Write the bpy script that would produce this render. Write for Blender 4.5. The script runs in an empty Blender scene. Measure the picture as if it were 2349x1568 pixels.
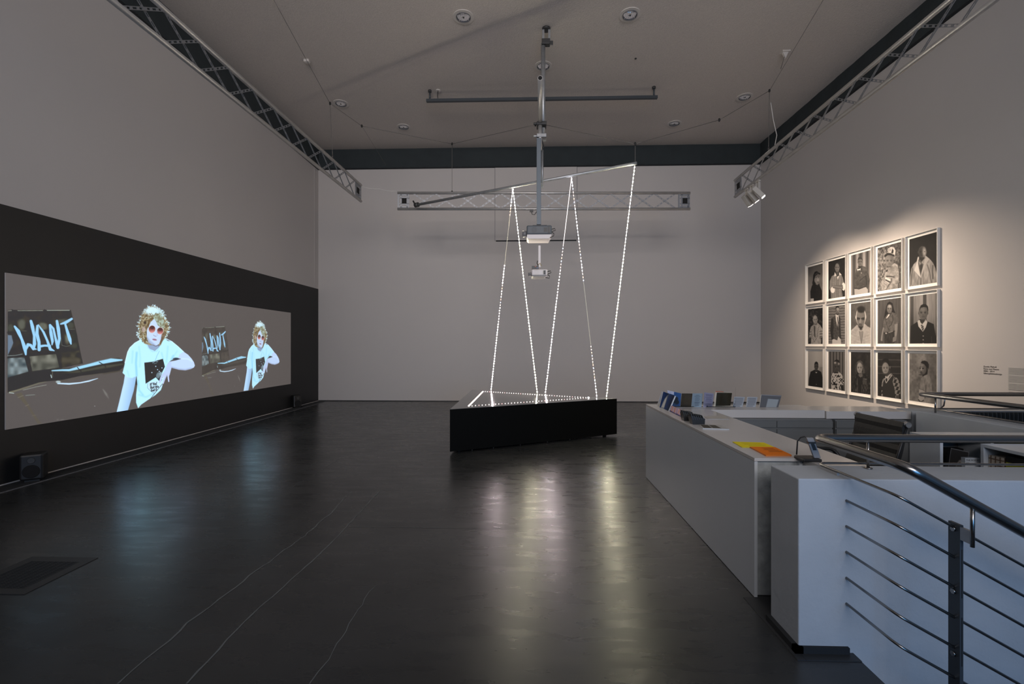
import bpy, math, random
import numpy as np
from mathutils import Vector, Matrix
random.seed(7); np.random.seed(7)
S = bpy.context.scene; COL = S.collection
# ---------------------------------------------------------------- camera
CX, CY, FP, TH, CH = 1174.5, 791.0, 1060.0, math.radians(1.864), 1.5
cs, sn = math.cos(TH), math.sin(TH)
cd = bpy.data.cameras.new('camera'); cam = bpy.data.objects.new('camera', cd); COL.objects.link(cam)
cd.sensor_width = 36; cd.lens = 36*FP/2349; cd.shift_y = (CY-784)/2349; cd.clip_start = .05
cam.location = (0, 0, CH); cam.rotation_euler = (math.pi/2, 0, TH); S.camera = cam
# ---------------------------------------------------------------- world, exposure
w = bpy.data.worlds.new('world'); S.world = w; w.use_nodes = True
w.node_tree.nodes['Background'].inputs[0].default_value = (.35, .55, 1, 1)
w.node_tree.nodes['Background'].inputs[1].default_value = .35
S.view_settings.view_transform = 'Standard'; S.view_settings.look = 'None'
S.view_settings.gamma = 1; S.view_settings.use_curve_mapping = False; S.view_settings.exposure = 0.62
cy = S.cycles; cy.use_denoising = True; cy.use_light_tree = True; cy.max_bounces = 8
cy.diffuse_bounces = 4; cy.glossy_bounces = 4; cy.sample_clamp_indirect = 3; cy.caustics_reflective = False
XL, XR, YB, ZC, YF = -5.61, 6.09, 12.25, 6.74, -5.0
def area(name, loc, rot, sx, sy, col, e, spread=math.pi):
    l = bpy.data.lights.new(name, 'AREA'); l.shape = 'RECTANGLE'; l.size = sx; l.size_y = sy; l.color = col; l.energy = e; l.spread = spread
    o = bpy.data.objects.new(name, l); o.location = loc; o.rotation_euler = rot; COL.objects.link(o); return o
D90 = math.pi/2
# blue daylight from the stair window behind the camera, then an added warm fill
area('daylight_stair_window', (2.2, YF+.05, 1.7), (D90, 0, 0), 3.8, 2.6, (.09, .45, 1), 80)
area('added_high_fill', (-.5, YF+.05, 4.6), (D90, 0, 0), 6.5, 2.4, (1, .92, .88), 130, math.radians(85))  # warm fill lamp added to lift the room brightness
def spot(name, loc, tgt, e, size, blend, col=(1, .80, .62), r=.02):
    l = bpy.data.lights.new(name, 'SPOT'); l.energy = e; l.spot_size = math.radians(size); l.spot_blend = blend; l.color = col; l.shadow_soft_size = r
    o = bpy.data.objects.new(name, l); o.location = loc; d = Vector(tgt)-Vector(loc)
    o.rotation_euler = d.to_track_quat('-Z', 'Y').to_euler(); COL.objects.link(o); return o

# ---------------------------------------------------------------- photo frame -> place
def pt(px, py, zc):
    u = (px-CX)/FP; v = (CY-py)/FP
    return Vector((zc*(-sn+u*cs), zc*(cs+u*sn), CH+zc*v))
def atX(px, py, X): return pt(px, py, X/((px-CX)/FP*cs-sn))
def atY(px, py, Y): return pt(px, py, Y/(cs+(px-CX)/FP*sn))
def atZ(px, py, Z): return pt(px, py, (Z-CH)*FP/(CY-py))
def proj(x, y, z):
    zc = -sn*x+cs*y; u = (cs*x+sn*y)/zc
    return CX+FP*u, CY-FP*(z-CH)/zc
def lin(c):
    c = np.asarray(c, float)/255.
    return np.where(c <= .04045, c/12.92, ((c+.055)/1.055)**2.4)
def L4(*c): return tuple(lin(c))+(1,)
# ---------------------------------------------------------------- materials
def mat(name, col, rough=.6, metal=0., emit=None, es=0., noise=None, bump=None, spec=.5, trans=0., ior=None, coat=0.):
    m = bpy.data.materials.new(name); m.use_nodes = True; nt = m.node_tree; b = nt.nodes['Principled BSDF']
    b.inputs['Base Color'].default_value = tuple(col[:3])+(1,); b.inputs['Roughness'].default_value = rough
    b.inputs['Metallic'].default_value = metal; b.inputs['Specular IOR Level'].default_value = spec
    b.inputs['Transmission Weight'].default_value = trans; b.inputs['Coat Weight'].default_value = coat
    if ior: b.inputs['IOR'].default_value = ior
    if emit: b.inputs['Emission Color'].default_value = tuple(emit)+(1,); b.inputs['Emission Strength'].default_value = es
    tc = nt.nodes.new('ShaderNodeTexCoord')
    if noise:
        sc, lo, hi = noise[:3]
        n = nt.nodes.new('ShaderNodeTexNoise'); n.inputs['Scale'].default_value = sc; n.inputs['Detail'].default_value = 6
        r = nt.nodes.new('ShaderNodeMix'); r.data_type = 'RGBA'
        r.inputs[6].default_value = tuple(c*lo for c in col[:3])+(1,); r.inputs[7].default_value = tuple(min(1, c*hi) for c in col[:3])+(1,)
        nt.links.new(tc.outputs['Object'], n.inputs['Vector']); nt.links.new(n.outputs['Fac'], r.inputs[0]); nt.links.new(r.outputs[2], b.inputs['Base Color'])
    if bump:
        sc, st, dist = bump
        n = nt.nodes.new('ShaderNodeTexNoise'); n.inputs['Scale'].default_value = sc; n.inputs['Detail'].default_value = 4
        bp = nt.nodes.new('ShaderNodeBump'); bp.inputs['Strength'].default_value = st; bp.inputs['Distance'].default_value = dist
        nt.links.new(tc.outputs['Object'], n.inputs['Vector']); nt.links.new(n.outputs['Fac'], bp.inputs['Height']); nt.links.new(bp.outputs[0], b.inputs['Normal'])
    return m
M = {}
M['wall'] = mat('wall_paint', (.56, .53, .51), .75, noise=(.7, .97, 1.03), bump=(60, .08, .003))
M['ceil'] = mat('ceiling_plaster', (.62, .565, .52), .9, noise=(45, .84, 1.12), bump=(55, .55, .010))
M['black'] = mat('black_wall_paint', (.016, .0155, .0155), .55, noise=(1.5, .8, 1.2))
M['band'] = mat('dark_cloth', (.026, .034, .037), .85, noise=(3, .8, 1.25), bump=(4, .5, .03))
M['blackgloss'] = mat('black_matt_board', (.0025, .0028, .0025), .6, spec=.12)
M['alu'] = mat('brushed_aluminium', (.52, .51, .50), .42, .65, noise=(8, .8, 1.15))
M['galv'] = mat('galvanised_steel', (.36, .37, .38), .42, .6, noise=(20, .7, 1.2))
M['brace'] = mat('punched_steel', (.30, .31, .33), .42, .7)
M['dark'] = mat('dark_metal', (.06, .06, .06), .5, .5)
M['blk'] = mat('black_plastic', (.012, .012, .012), .45)
M['holeblk'] = mat('black_socket', (.006, .006, .006), .9)
M['steel'] = mat('stainless_steel', (.30, .29, .28), .27, 1.0, noise=(30, .92, 1.06))
M['postgrey'] = mat('painted_steel', (.055, .065, .075), .45, .3)
M['squaretube'] = mat('grey_square_tube', (.115, .14, .165), .5, .2)
M['white'] = mat('white_laminate_blue_cast', (.53, .565, .60), .28, noise=(2, .97, 1.03))  # white laminate; blue light falling on the counter is tinted into the colour
M['worktop'] = mat('worktop_laminate', (.56, .54, .52), .22, noise=(2, .97, 1.03))
M['greylam'] = mat('grey_laminate', (.14, .148, .15), .4)
M['conc'] = mat('concrete_core', (.38, .41, .42), .9, noise=(18, .45, 1.35), bump=(40, .6, .01))
M['plaster'] = mat('parapet_plaster', (.45, .48, .51), .8, noise=(2.6, .80, 1.12), bump=(35, .35, .006))
M['projw'] = mat('projector_white', (.72, .68, .68), .45)
M['projg'] = mat('projector_grey', (.085, .10, .115), .5)
M['grey'] = mat('mid_grey_plastic', (.18, .18, .19), .4)
M['frame'] = mat('frame_white', (.72, .70, .66), .5)
M['mat'] = mat('mount_board', (.83, .80, .76), .8)
M['leather'] = mat('black_leather', (.009, .0085, .008), .6, bump=(60, .3, .003))
M['chrome'] = mat('chrome', (.75, .75, .75), .1, 1.0)
M['mirror'] = mat('reflector', (.9, .9, .92), .04, 1.0)
M['ring'] = mat('downlight_ring', (.62, .58, .54), .5)
M['wire'] = mat('steel_wire', (.16, .15, .14), .5, .6)
M['wcable'] = mat('white_cable', (.6, .58, .55), .5)
M['bcable'] = mat('black_cable', (.02, .02, .02), .5)
M['gap'] = mat('shadow_gap', (.01, .012, .014), .8)
M['spotw'] = mat('spotlight_housing', (.42, .40, .37), .5)
M['redled'] = mat('red_indicator', (.5, .05, .03), .4)
M['blue'] = mat('blue_plastic', (.02, .05, .25), .4)
M['glass'] = mat('clear_acrylic', (1, 1, 1), .02, trans=1.0, ior=1.2)
M['ink'] = mat('printed_ink', (.05, .045, .04), .8)
M['stair'] = mat('stair_concrete', (.16, .17, .18), .7, noise=(6, .8, 1.2))
M['ledoff'] = mat('strip_backing', (.42, .40, .38), .4)
M['ledlit'] = mat('strip_lit_edge', (.4, .4, .4), .4, emit=(1, .88, .86), es=1.5)
M['leddim'] = mat('strip_faint_edge', (.4, .4, .35), .4, emit=(.9, .82, .62), es=.10)
LEDS = 320
def led(n, c, k): M[n] = mat(n, (.8, .8, .8), .4, emit=c, es=LEDS*k)
led('led_yellow', (1, .92, .66), 1.0); led('led_white', (1, .83, .86), 1.15); led('led_mid', (1, .84, .88), .22)
led('led_faint', (1, .7, .6), .04); led('led_orange', (1, .42, .2), .05); led('led_blue', (.5, .6, 1), .07); led('led_cool', (.86, .86, 1), .35)
led('led_plinth', (1, .86, .82), .016); led('led_plinth_red', (1, .45, .45), .008)
M['led_bar'] = mat('led_bar', (.8, .8, .8), .4, emit=(1, .8, .72), es=5)
def vcmat(name, rough=.6, emission=False, base=.3, amb=0.):
    m = bpy.data.materials.new(name); m.use_nodes = True; nt = m.node_tree; b = nt.nodes['Principled BSDF']
    a = nt.nodes.new('ShaderNodeAttribute'); a.attribute_name = 'Col'; b.inputs['Roughness'].default_value = rough
    if emission:
        b.inputs['Base Color'].default_value = (base, base*.97, base*.95, 1); b.inputs['Specular IOR Level'].default_value = .1
        nt.links.new(a.outputs['Color'], b.inputs['Emission Color']); b.inputs['Emission Strength'].default_value = 1
    else: nt.links.new(a.outputs['Color'], b.inputs['Base Color'])
    return m
M['print'] = vcmat('photographic_print', .8); M['card'] = vcmat('printed_card', .9)
M['card'].node_tree.nodes['Principled BSDF'].inputs['Specular IOR Level'].default_value = .12
M['screen'] = vcmat('projected_picture', .9, True, .17)
# floor
def floor_mat():
    m = bpy.data.materials.new('polished_concrete'); m.use_nodes = True; nt = m.node_tree; b = nt.nodes['Principled BSDF']
    tc = nt.nodes.new('ShaderNodeTexCoord')
    def nz(sc, det, vscale=(1, 1, 1)):
        mp = nt.nodes.new('ShaderNodeMapping'); mp.inputs['Scale'].default_value = vscale
        n = nt.nodes.new('ShaderNodeTexNoise'); n.inputs['Scale'].default_value = sc; n.inputs['Detail'].default_value = det
        nt.links.new(tc.outputs['Object'], mp.inputs[0]); nt.links.new(mp.outputs[0], n.inputs['Vector']); return n.outputs['Fac']
    def ramp(f, a, bb, ca, cb):
        r = nt.nodes.new('ShaderNodeMapRange'); r.inputs[1].default_value = a; r.inputs[2].default_value = bb
        r.inputs[3].default_value = ca; r.inputs[4].default_value = cb; nt.links.new(f, r.inputs[0]); return r.outputs[0]
    f1 = nz(1.1, 8); f2 = nz(7, 6, (.35, 1.4, 1))
    mx = nt.nodes.new('ShaderNodeMix'); mx.data_type = 'RGBA'
    mx.inputs[6].default_value = (.015, .0165, .0175, 1); mx.inputs[7].default_value = (.044, .045, .045, 1)
    nt.links.new(ramp(f1, .3, .75, 0, 1), mx.inputs[0]); nt.links.new(mx.outputs[2], b.inputs['Base Color'])
    nt.links.new(ramp(f2, .3, .7, .24, .33), b.inputs['Roughness'])
    b.inputs['Specular IOR Level'].default_value = .5; b.inputs['IOR'].default_value = 1.55
    bp = nt.nodes.new('ShaderNodeBump'); bp.inputs['Strength'].default_value = .035; bp.inputs['Distance'].default_value = .01
    nt.links.new(nz(16, 5, (.5, 1.6, 1)), bp.inputs['Height']); nt.links.new(bp.outputs[0], b.inputs['Normal'])
    return m
M['floor'] = floor_mat()
M['crack'] = mat('filled_crack', (.12, .13, .13), .7)
M['floorgap'] = mat('floor_channel', (.03, .032, .034), .5)
# ---------------------------------------------------------------- mesh helper
class MB:
    def __init__(s): s.v = []; s.f = []; s.sm = []
    def add(s, vs, fs, smooth=False):
        o = len(s.v); s.v += [tuple(v) for v in vs]; s.f += [tuple(i+o for i in f) for f in fs]; s.sm += [smooth]*len(fs); return s
    def box(s, x0, x1, y0, y1, z0, z1):
        x0, x1 = sorted((x0, x1)); y0, y1 = sorted((y0, y1)); z0, z1 = sorted((z0, z1))
        return s.add([(x0,y0,z0),(x1,y0,z0),(x1,y1,z0),(x0,y1,z0),(x0,y0,z1),(x1,y0,z1),(x1,y1,z1),(x0,y1,z1)],
              [(0,3,2,1),(4,5,6,7),(0,1,5,4),(1,2,6,5),(2,3,7,6),(3,0,4,7)])
    def bar(s, p0, p1, wv, hv):           # box beam between two points with half vectors
        p0, p1, a, b = map(Vector, (p0, p1, wv, hv))
        return s.add([p0-a-b, p0+a-b, p0+a+b, p0-a+b, p1-a-b, p1+a-b, p1+a+b, p1-a+b],
              [(0,3,2,1),(4,5,6,7),(0,1,5,4),(1,2,6,5),(2,3,7,6),(3,0,4,7)])
    def cyl(s, p0, p1, r, n=12, r1=None, caps=True):
        p0, p1 = Vector(p0), Vector(p1); d = (p1-p0).normalized(); a = d.orthogonal().normalized(); b = d.cross(a); r1 = r if r1 is None else r1
        vs = [p0+(a*math.cos(t)+b*math.sin(t))*r for t in [2*math.pi*i/n for i in range(n)]]+[p1+(a*math.cos(t)+b*math.sin(t))*r1 for t in [2*math.pi*i/n for i in range(n)]]
        s.add(vs, [(i, (i+1)%n, n+(i+1)%n, n+i) for i in range(n)], True)
        if caps: o = len(s.v)-2*n; s.f += [tuple(o+n-1-i for i in range(n)), tuple(o+n+i for i in range(n))]; s.sm += [False, False]
        return s
    def tube(s, pts, r, n=8):
        pts = [Vector(p) for p in pts]; k = len(pts); ds = [(pts[min(i+1,k-1)]-pts[max(i-1,0)]).normalized() for i in range(k)]
        a = ds[0].orthogonal().normalized(); vs = []
        for i in range(k):
            a = (a-ds[i]*a.dot(ds[i])).normalized(); b = ds[i].cross(a)
            vs += [pts[i]+(a*math.cos(2*math.pi*j/n)+b*math.sin(2*math.pi*j/n))*r for j in range(n)]
        s.add(vs, [(i*n+j, i*n+(j+1)%n, (i+1)*n+(j+1)%n, (i+1)*n+j) for i in range(k-1) for j in range(n)], True)
        o = len(s.v)-k*n; s.f += [tuple(o+n-1-j for j in range(n)), tuple(o+(k-1)*n+j for j in range(n))]; s.sm += [False, False]; return s
    def ring(s, c, r0, r1, z0, z1, n=28):   # annulus with thickness
        c = Vector(c); vs = []
        for r, z in ((r0, z0), (r1, z0), (r1, z1), (r0, z1)):
            vs += [c+Vector((r*math.cos(2*math.pi*i/n), r*math.sin(2*math.pi*i/n), z)) for i in range(n)]
        return s.add(vs, [(k*n+i, k*n+(i+1)%n, ((k+1)%4)*n+(i+1)%n, ((k+1)%4)*n+i) for k in range(4) for i in range(n)])
    def ell(s, c, rx, ry, rz, n=12, m=8):
        c = Vector(c); vs = [c+Vector((0,0,rz))]
        for i in range(1, m):
            t = math.pi*i/m
            vs += [c+Vector((rx*math.sin(t)*math.cos(2*math.pi*j/n), ry*math.sin(t)*math.sin(2*math.pi*j/n), rz*math.cos(t))) for j in range(n)]
        vs.append(c-Vector((0,0,rz))); fs = [(0, 1+j, 1+(j+1)%n) for j in range(n)]
        fs += [(1+i*n+j, 1+(i+1)*n+j, 1+(i+1)*n+(j+1)%n, 1+i*n+(j+1)%n) for i in range(m-2) for j in range(n)]
        e = len(vs)-1; fs += [(1+(m-2)*n+j, e, 1+(m-2)*n+(j+1)%n) for j in range(n)]
        return s.add(vs, fs, True)
    def prism(s, poly, d):
        n = len(poly); p = [Vector(q) for q in poly]; d = Vector(d)
        return s.add(p+[q+d for q in p], [tuple(range(n)), tuple(2*n-1-i for i in range(n))]+[(i, n+i, n+(i+1)%n, (i+1)%n) for i in range(n)])
    def build(s, name, m, parent=None, label=None, cat=None, group=None, kind=None, bevel=0, solid=True):
        me = bpy.data.meshes.new(name); off = Vector((0,0,0))
        if parent is not None:
            q = parent
            while q is not None: off += q.location; q = q.parent
        me.from_pydata([tuple(Vector(v)-off) for v in s.v], [], s.f); me.polygons.foreach_set('use_smooth', s.sm)
        if solid:
            import bmesh
            bm = bmesh.new(); bm.from_mesh(me); bmesh.ops.recalc_face_normals(bm, faces=bm.faces); bm.to_mesh(me); bm.free()
        me.materials.append(M[m] if isinstance(m, str) else m); me.update()
        o = bpy.data.objects.new(name, me); COL.objects.link(o)
        if parent is not None: o.parent = parent
        tag(o, label, cat, group, kind)
        if bevel:
            bv = o.modifiers.new('bevel', 'BEVEL'); bv.width = bevel; bv.segments = 2; bv.limit_method = 'ANGLE'
        return o
def tag(o, label=None, cat=None, group=None, kind=None):
    if label: o['label'] = label
    if cat: o['category'] = cat
    if group: o['group'] = group
    if kind: o['kind'] = kind
    return o
def empty(name, loc, label, cat, group=None):
    o = bpy.data.objects.new(name, None); o.location = loc; o.empty_display_size = .1; COL.objects.link(o); return tag(o, label, cat, group)
def copy_tree(o, parent=None):
    c = o.copy(); COL.objects.link(c); c.parent = parent
    for ch in list(o.children): copy_tree(ch, c)
    return c
def fillet(pts, r, k=5):
    pts = [Vector(p) for p in pts]; out = [pts[0]]
    for i in range(1, len(pts)-1):
        a, b, c = pts[i-1], pts[i], pts[i+1]; d0 = (a-b).normalized(); d1 = (c-b).normalized()
        p0 = b+d0*r; p1 = b+d1*r
        for j in range(k+1):
            t = j/k; out.append((1-t)**2*p0+2*t*(1-t)*b+t*t*p1)
    return out+[pts[-1]]
# ---------------------------------------------------------------- painter (colours of flat pictures, evaluated per vertex)
def vnoise(x, y, seed=0):
    def h(i, j): return np.modf(np.abs(np.sin(i*127.1+j*311.7+seed*74.7)*43758.5453))[0]
    xi, yi = np.floor(x), np.floor(y); fx, fy = x-xi, y-yi; fx = fx*fx*(3-2*fx); fy = fy*fy*(3-2*fy)
    return (h(xi,yi)*(1-fx)+h(xi+1,yi)*fx)*(1-fy)+(h(xi,yi+1)*(1-fx)+h(xi+1,yi+1)*fx)*fy
class Paint:
    def __init__(s, x, y, col): s.x = x; s.y = y; s.c = np.tile(np.asarray(col, float), (len(x), 1)); s.soft = 1.0; s.o = (0, 0, 1)
    def frame(s, x0, y0, k): s.o = (x0, y0, k)      # enlarged-view coordinates of the picture
    def X(s): return (s.x-s.o[0])*s.o[2]
    def Y(s): return (s.y-s.o[1])*s.o[2]
    def mixin(s, idx, a, col):
        if callable(col): col = col(s.X()[idx], s.Y()[idx])
        a = np.clip(a, 0, 1)[:, None]; s.c[idx] = s.c[idx]*(1-a)+np.asarray(col, float)*a
    def sel(s, x0, x1, y0, y1):
        X, Y = s.X(), s.Y(); return np.nonzero((X > x0) & (X < x1) & (Y > y0) & (Y < y1))[0]
    def poly(s, pts, col, soft=None, a=1.):
        sf = (soft or s.soft)*s.o[2]; P = np.array(pts, float); idx = s.sel(P[:,0].min()-sf, P[:,0].max()+sf, P[:,1].min()-sf, P[:,1].max()+sf)
        if not len(idx): return
        x, y = s.X()[idx], s.Y()[idx]; ins = np.zeros(len(x), bool); dm = np.full(len(x), 1e9)
        for i in range(len(P)):
            (x1, y1), (x2, y2) = P[i], P[(i+1)%len(P)]
            if y1 != y2: ins ^= ((y1 > y) != (y2 > y)) & (x < (x2-x1)*(y-y1)/(y2-y1)+x1)
            l2 = (x2-x1)**2+(y2-y1)**2+1e-9; t = np.clip(((x-x1)*(x2-x1)+(y-y1)*(y2-y1))/l2, 0, 1)
            dm = np.minimum(dm, np.hypot(x-x1-t*(x2-x1), y-y1-t*(y2-y1)))
        s.mixin(idx, a*np.clip(.5+np.where(ins, dm, -dm)/sf, 0, 1), col)
    def line(s, pts, w, col, soft=None, a=1.):
        sf = (soft or s.soft)*s.o[2]; P = np.array(pts, float); ws = w if isinstance(w, (list, tuple)) else [w]*len(P); W = max(ws)/2
        idx = s.sel(P[:,0].min()-W-sf, P[:,0].max()+W+sf, P[:,1].min()-W-sf, P[:,1].max()+W+sf)
        if not len(idx): return
        x, y = s.X()[idx], s.Y()[idx]; dm = np.full(len(x), 1e9)
        for i in range(len(P)-1):
            (x1, y1), (x2, y2) = P[i], P[i+1]; l2 = (x2-x1)**2+(y2-y1)**2+1e-9
            t = np.clip(((x-x1)*(x2-x1)+(y-y1)*(y2-y1))/l2, 0, 1)
            dm = np.minimum(dm, np.hypot(x-x1-t*(x2-x1), y-y1-t*(y2-y1))-(ws[i]*(1-t)+ws[i+1]*t)/2)
        s.mixin(idx, a*np.clip(.5-dm/sf, 0, 1), col)
    def ell(s, cx, cy, rx, ry, col, rot=0, soft=None, a=1.):
        sf = (soft or s.soft)*s.o[2]; R = max(rx, ry)+sf; idx = s.sel(cx-R, cx+R, cy-R, cy+R)
        if not len(idx): return
        x, y = s.X()[idx]-cx, s.Y()[idx]-cy; c, n = math.cos(rot), math.sin(rot); x, y = x*c+y*n, -x*n+y*c
        d = (1-np.sqrt((x/rx)**2+(y/ry)**2))*min(rx, ry); s.mixin(idx, a*np.clip(.5+d/sf, 0, 1), col)
GL = {'I': [[(0,0),(0,1)]], 'f': [[(.6,.05),(.3,.05),(.2,.3),(.2,1)],[(0,.4),(.5,.4)]], 'Y': [[(0,0),(.4,.5),(.8,0)],[(.4,.5),(.4,1)]],
 'o': [[(.3,.4),(.05,.55),(.05,.85),(.3,1),(.55,.85),(.55,.55),(.3,.4)]], 'u': [[(.05,.4),(.05,.85),(.3,1),(.55,.85),(.55,.4)],[(.55,.8),(.55,1)]],
 'N': [[(0,1),(0,0),(.6,1),(.6,0)]], 't': [[(.2,.1),(.2,.9),(.45,1)],[(0,.4),(.5,.4)]], 'W': [[(0,0),(.2,1),(.45,.3),(.7,1),(.9,0)]],
 'e': [[(.05,.7),(.55,.7),(.5,.45),(.3,.4),(.05,.6),(.05,.85),(.3,1),(.55,.92)]], 'G': [[(.65,.15),(.35,0),(.05,.3),(.05,.75),(.35,1),(.65,.85),(.65,.55),(.4,.55)]],
 'O': [[(.35,0),(.05,.3),(.05,.75),(.35,1),(.65,.75),(.65,.3),(.35,0)]], "'": [[(0,0),(0,.3)]]}
ADV = {'I': .25, 'f': .6, 'Y': .75, 'N': .85, 'W': 1.1, 't': .6, "'": .2, ' ': .35, 'G': .9, 'O': .9}
def write(P, txt, x, y, h, slope, w, col):
    for ch in txt:
        for st in GL.get(ch, []): P.line([(x+a*h*.72, y+b*h+slope*a*h) for a, b in st], w, col)
        x += ADV.get(ch, .7)*h*.78; y += ADV.get(ch, .7)*h*.78*slope
def grid(name, fn, nu, nv, painter, m, parent=None, **kw):
    """dense sheet; fn(u,v)->arrays x,y,z; painter(x,y,z)->display colours"""
    U, V = np.meshgrid(np.linspace(0, 1, nu), np.linspace(0, 1, nv)); U = U.ravel(); V = V.ravel(); x, y, z = fn(U, V)
    c = painter(x, y, z, U, V)
    me = bpy.data.meshes.new(name); off = Vector((0,0,0)); q = parent
    while q is not None: off += q.location; q = q.parent
    n = nu*nv; me.vertices.add(n); me.vertices.foreach_set('co', np.stack([x-off.x, y-off.y, z-off.z], 1).ravel())
    i, j = np.meshgrid(np.arange(nu-1), np.arange(nv-1)); a = (j*nu+i).ravel(); F = np.stack([a, a+1, a+nu+1, a+nu], 1)
    me.loops.add(F.size); me.loops.foreach_set('vertex_index', F.ravel()); me.polygons.add(len(F))
    me.polygons.foreach_set('loop_start', np.arange(len(F))*4); me.update(calc_edges=True)
    at = me.color_attributes.new('Col', 'FLOAT_COLOR', 'POINT'); at.data.foreach_set('color', np.concatenate([c, np.ones((n, 1))], 1).ravel())
    me.materials.append(M[m]); o = bpy.data.objects.new(name, me); COL.objects.link(o)
    if parent is not None: o.parent = parent
    tag(o, **kw); return o

# ================================================================ SETTING
T = .25
fl = MB()
for (x0, x1, y0, y1) in ((XL, 1.585, YF, YB), (1.585, XR, 2.32, YB)): fl.box(x0, x1, y0, y1, -.25, 0)
fl.build('floor', 'floor', kind='structure')
MB().box(XL, XR, YF, YB, ZC, ZC+T).build('ceiling', 'ceil', kind='structure')
MB().box(XL-T, XL, YF, YB, 3.005, ZC).box(XL-T, XL-.004, YF, YB, 0, 3.005).build('wall_left', 'wall', kind='structure')
MB().box(XL-.004, XL+.001, YF, YB-.002, .012, 3.005).build('wall_left_black_paint', 'black', kind='structure')
MB().box(XL-T, XR+T, YB, YB+T, -.25, ZC).build('wall_back', 'wall', kind='structure')
MB().box(XR, XR+T, YF, YB, -3, ZC).build('wall_right', 'wall', kind='structure')
wf = MB()
wf.box(XL, XR, YF-T, YF, 5.9, ZC).box(XL, -3.8, YF-T, YF, 0, 5.9).box(-3.8, .2, YF-T, YF, 0, 3.3).box(.2, 4.2, YF-T, YF, 3.1, 3.3)
wf.box(.2, 4.2, YF-T, YF, -3, .3).box(4.2, XR, YF-T, YF, -3, 3.3).box(2.8, XR, YF-T, YF, 3.3, 5.9)
wf.build('wall_front', 'wall', kind='structure')
wn = MB()
for x in (-3.8, -1.6, .6, 2.75): wn.box(x, x+.06, YF-.12, YF-.06, 3.3, 5.9)
wn.box(-3.8, 2.8, YF-.12, YF-.06, 3.3, 3.36).box(-3.8, 2.8, YF-.12, YF-.06, 5.84, 5.9); wn.build('added_high_window', 'dark', kind='structure')  # unseen high window, added to go with the warm fill lamp
wn = MB()
for x in (.2, 2.17, 4.14): wn.box(x, x+.06, YF-.12, YF-.06, .3, 3.1)
wn.box(.2, 4.2, YF-.12, YF-.06, .3, .36).box(.2, 4.2, YF-.12, YF-.06, 3.04, 3.1); wn.build('window_2', 'dark', kind='structure')
# dark cloth band under the ceiling, on three walls
ZB = 6.235
def wavy(p0, p1, z0, z1, nrm, amp, name):
    p0, p1, nrm = Vector(p0), Vector(p1), Vector(nrm); n = 260; vs = []; fs = []
    for i in range(n+1):
        t = i/n; b = p0.lerp(p1, t); s_ = (p1-p0).length*t
        d = amp*(math.sin(s_*9)+.6*math.sin(s_*23+1))
        vs += [b+nrm*(.012+amp*1.8+d*1.0)+Vector((0,0,z0)), b+nrm*(.012+amp*1.8+d*.4)+Vector((0,0,z1))]
    fs = [(2*i, 2*i+2, 2*i+3, 2*i+1) for i in range(n)]
    MB().add(vs, fs, True).build(name, 'band', kind='structure', solid=False)
wavy((XL, YF, 0), (XL, YB, 0), ZB, ZC, (1,0,0), .006, 'trim_1')
wavy((XL, YB, 0), (XR, YB, 0), ZB, ZC, (0,-1,0), .004, 'trim_2')
wavy((XR, YF, 0), (XR, YB, 0), ZB, ZC, (-1,0,0), .008, 'trim_3')
MB().box(XL, XL+.022, YF, YB, ZB-.035, ZB).box(XL, XR, YB-.018, YB, ZB-.035, ZB).box(XR-.022, XR, YF, YB, ZB-.035, ZB).build('trim_4', 'gap', kind='structure')
# seam strip beside the back left corner, base line
MB().box(XL, XL+.006, YB-.24, YB-.22, 3.02, ZB-.04).build('trim_5', 'wall', kind='structure')
MB().box(XL+.001, XL+.006, YF, YB, 0, .012).build('baseboard_left', 'ring', kind='structure')
MB().box(XL, XR, YB-.004, YB, 0, .02).build('baseboard_back', 'dark', kind='structure')
# slotted floor channel along the black wall
g = empty('floor_grille', (XL+.16, 4, 0), 'long slotted floor grille running along the foot of the black wall', 'grille')
MB().box(XL+.02, XL+.27, YF+.1, YB-.1, .0005, .003).build('channel', 'floorgap', g)
MB().box(XL+.27, XL+.285, YF+.1, YB-.1, .0005, .006).build('edge_strip', 'grey', g)
b = MB()
for i in range(430): y = YF+.2+i*.04; b.box(XL+.05, XL+.24, y, y+.014, .003, .0055)
b.build('slats', 'dark', g)
# hatch on back wall
a = atY(1136, 378, YB); c = atY(1323, 550, YB)
b = MB().box(a.x, c.x, YB-.016, YB, c.z, ZB-.036); b.build('wall_back_panel', 'wall', kind='structure')
b = MB().box(a.x-.012, a.x, YB-.017, YB, c.z-.012, ZB-.036).box(c.x, c.x+.012, YB-.017, YB, c.z, ZB-.036); b.build('trim_6', 'grey', kind='structure')
MB().box(a.x+.02, c.x-.01, YB-.028, YB, c.z-.028, c.z-.002).build('trim_7', 'gap', kind='structure')
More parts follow.
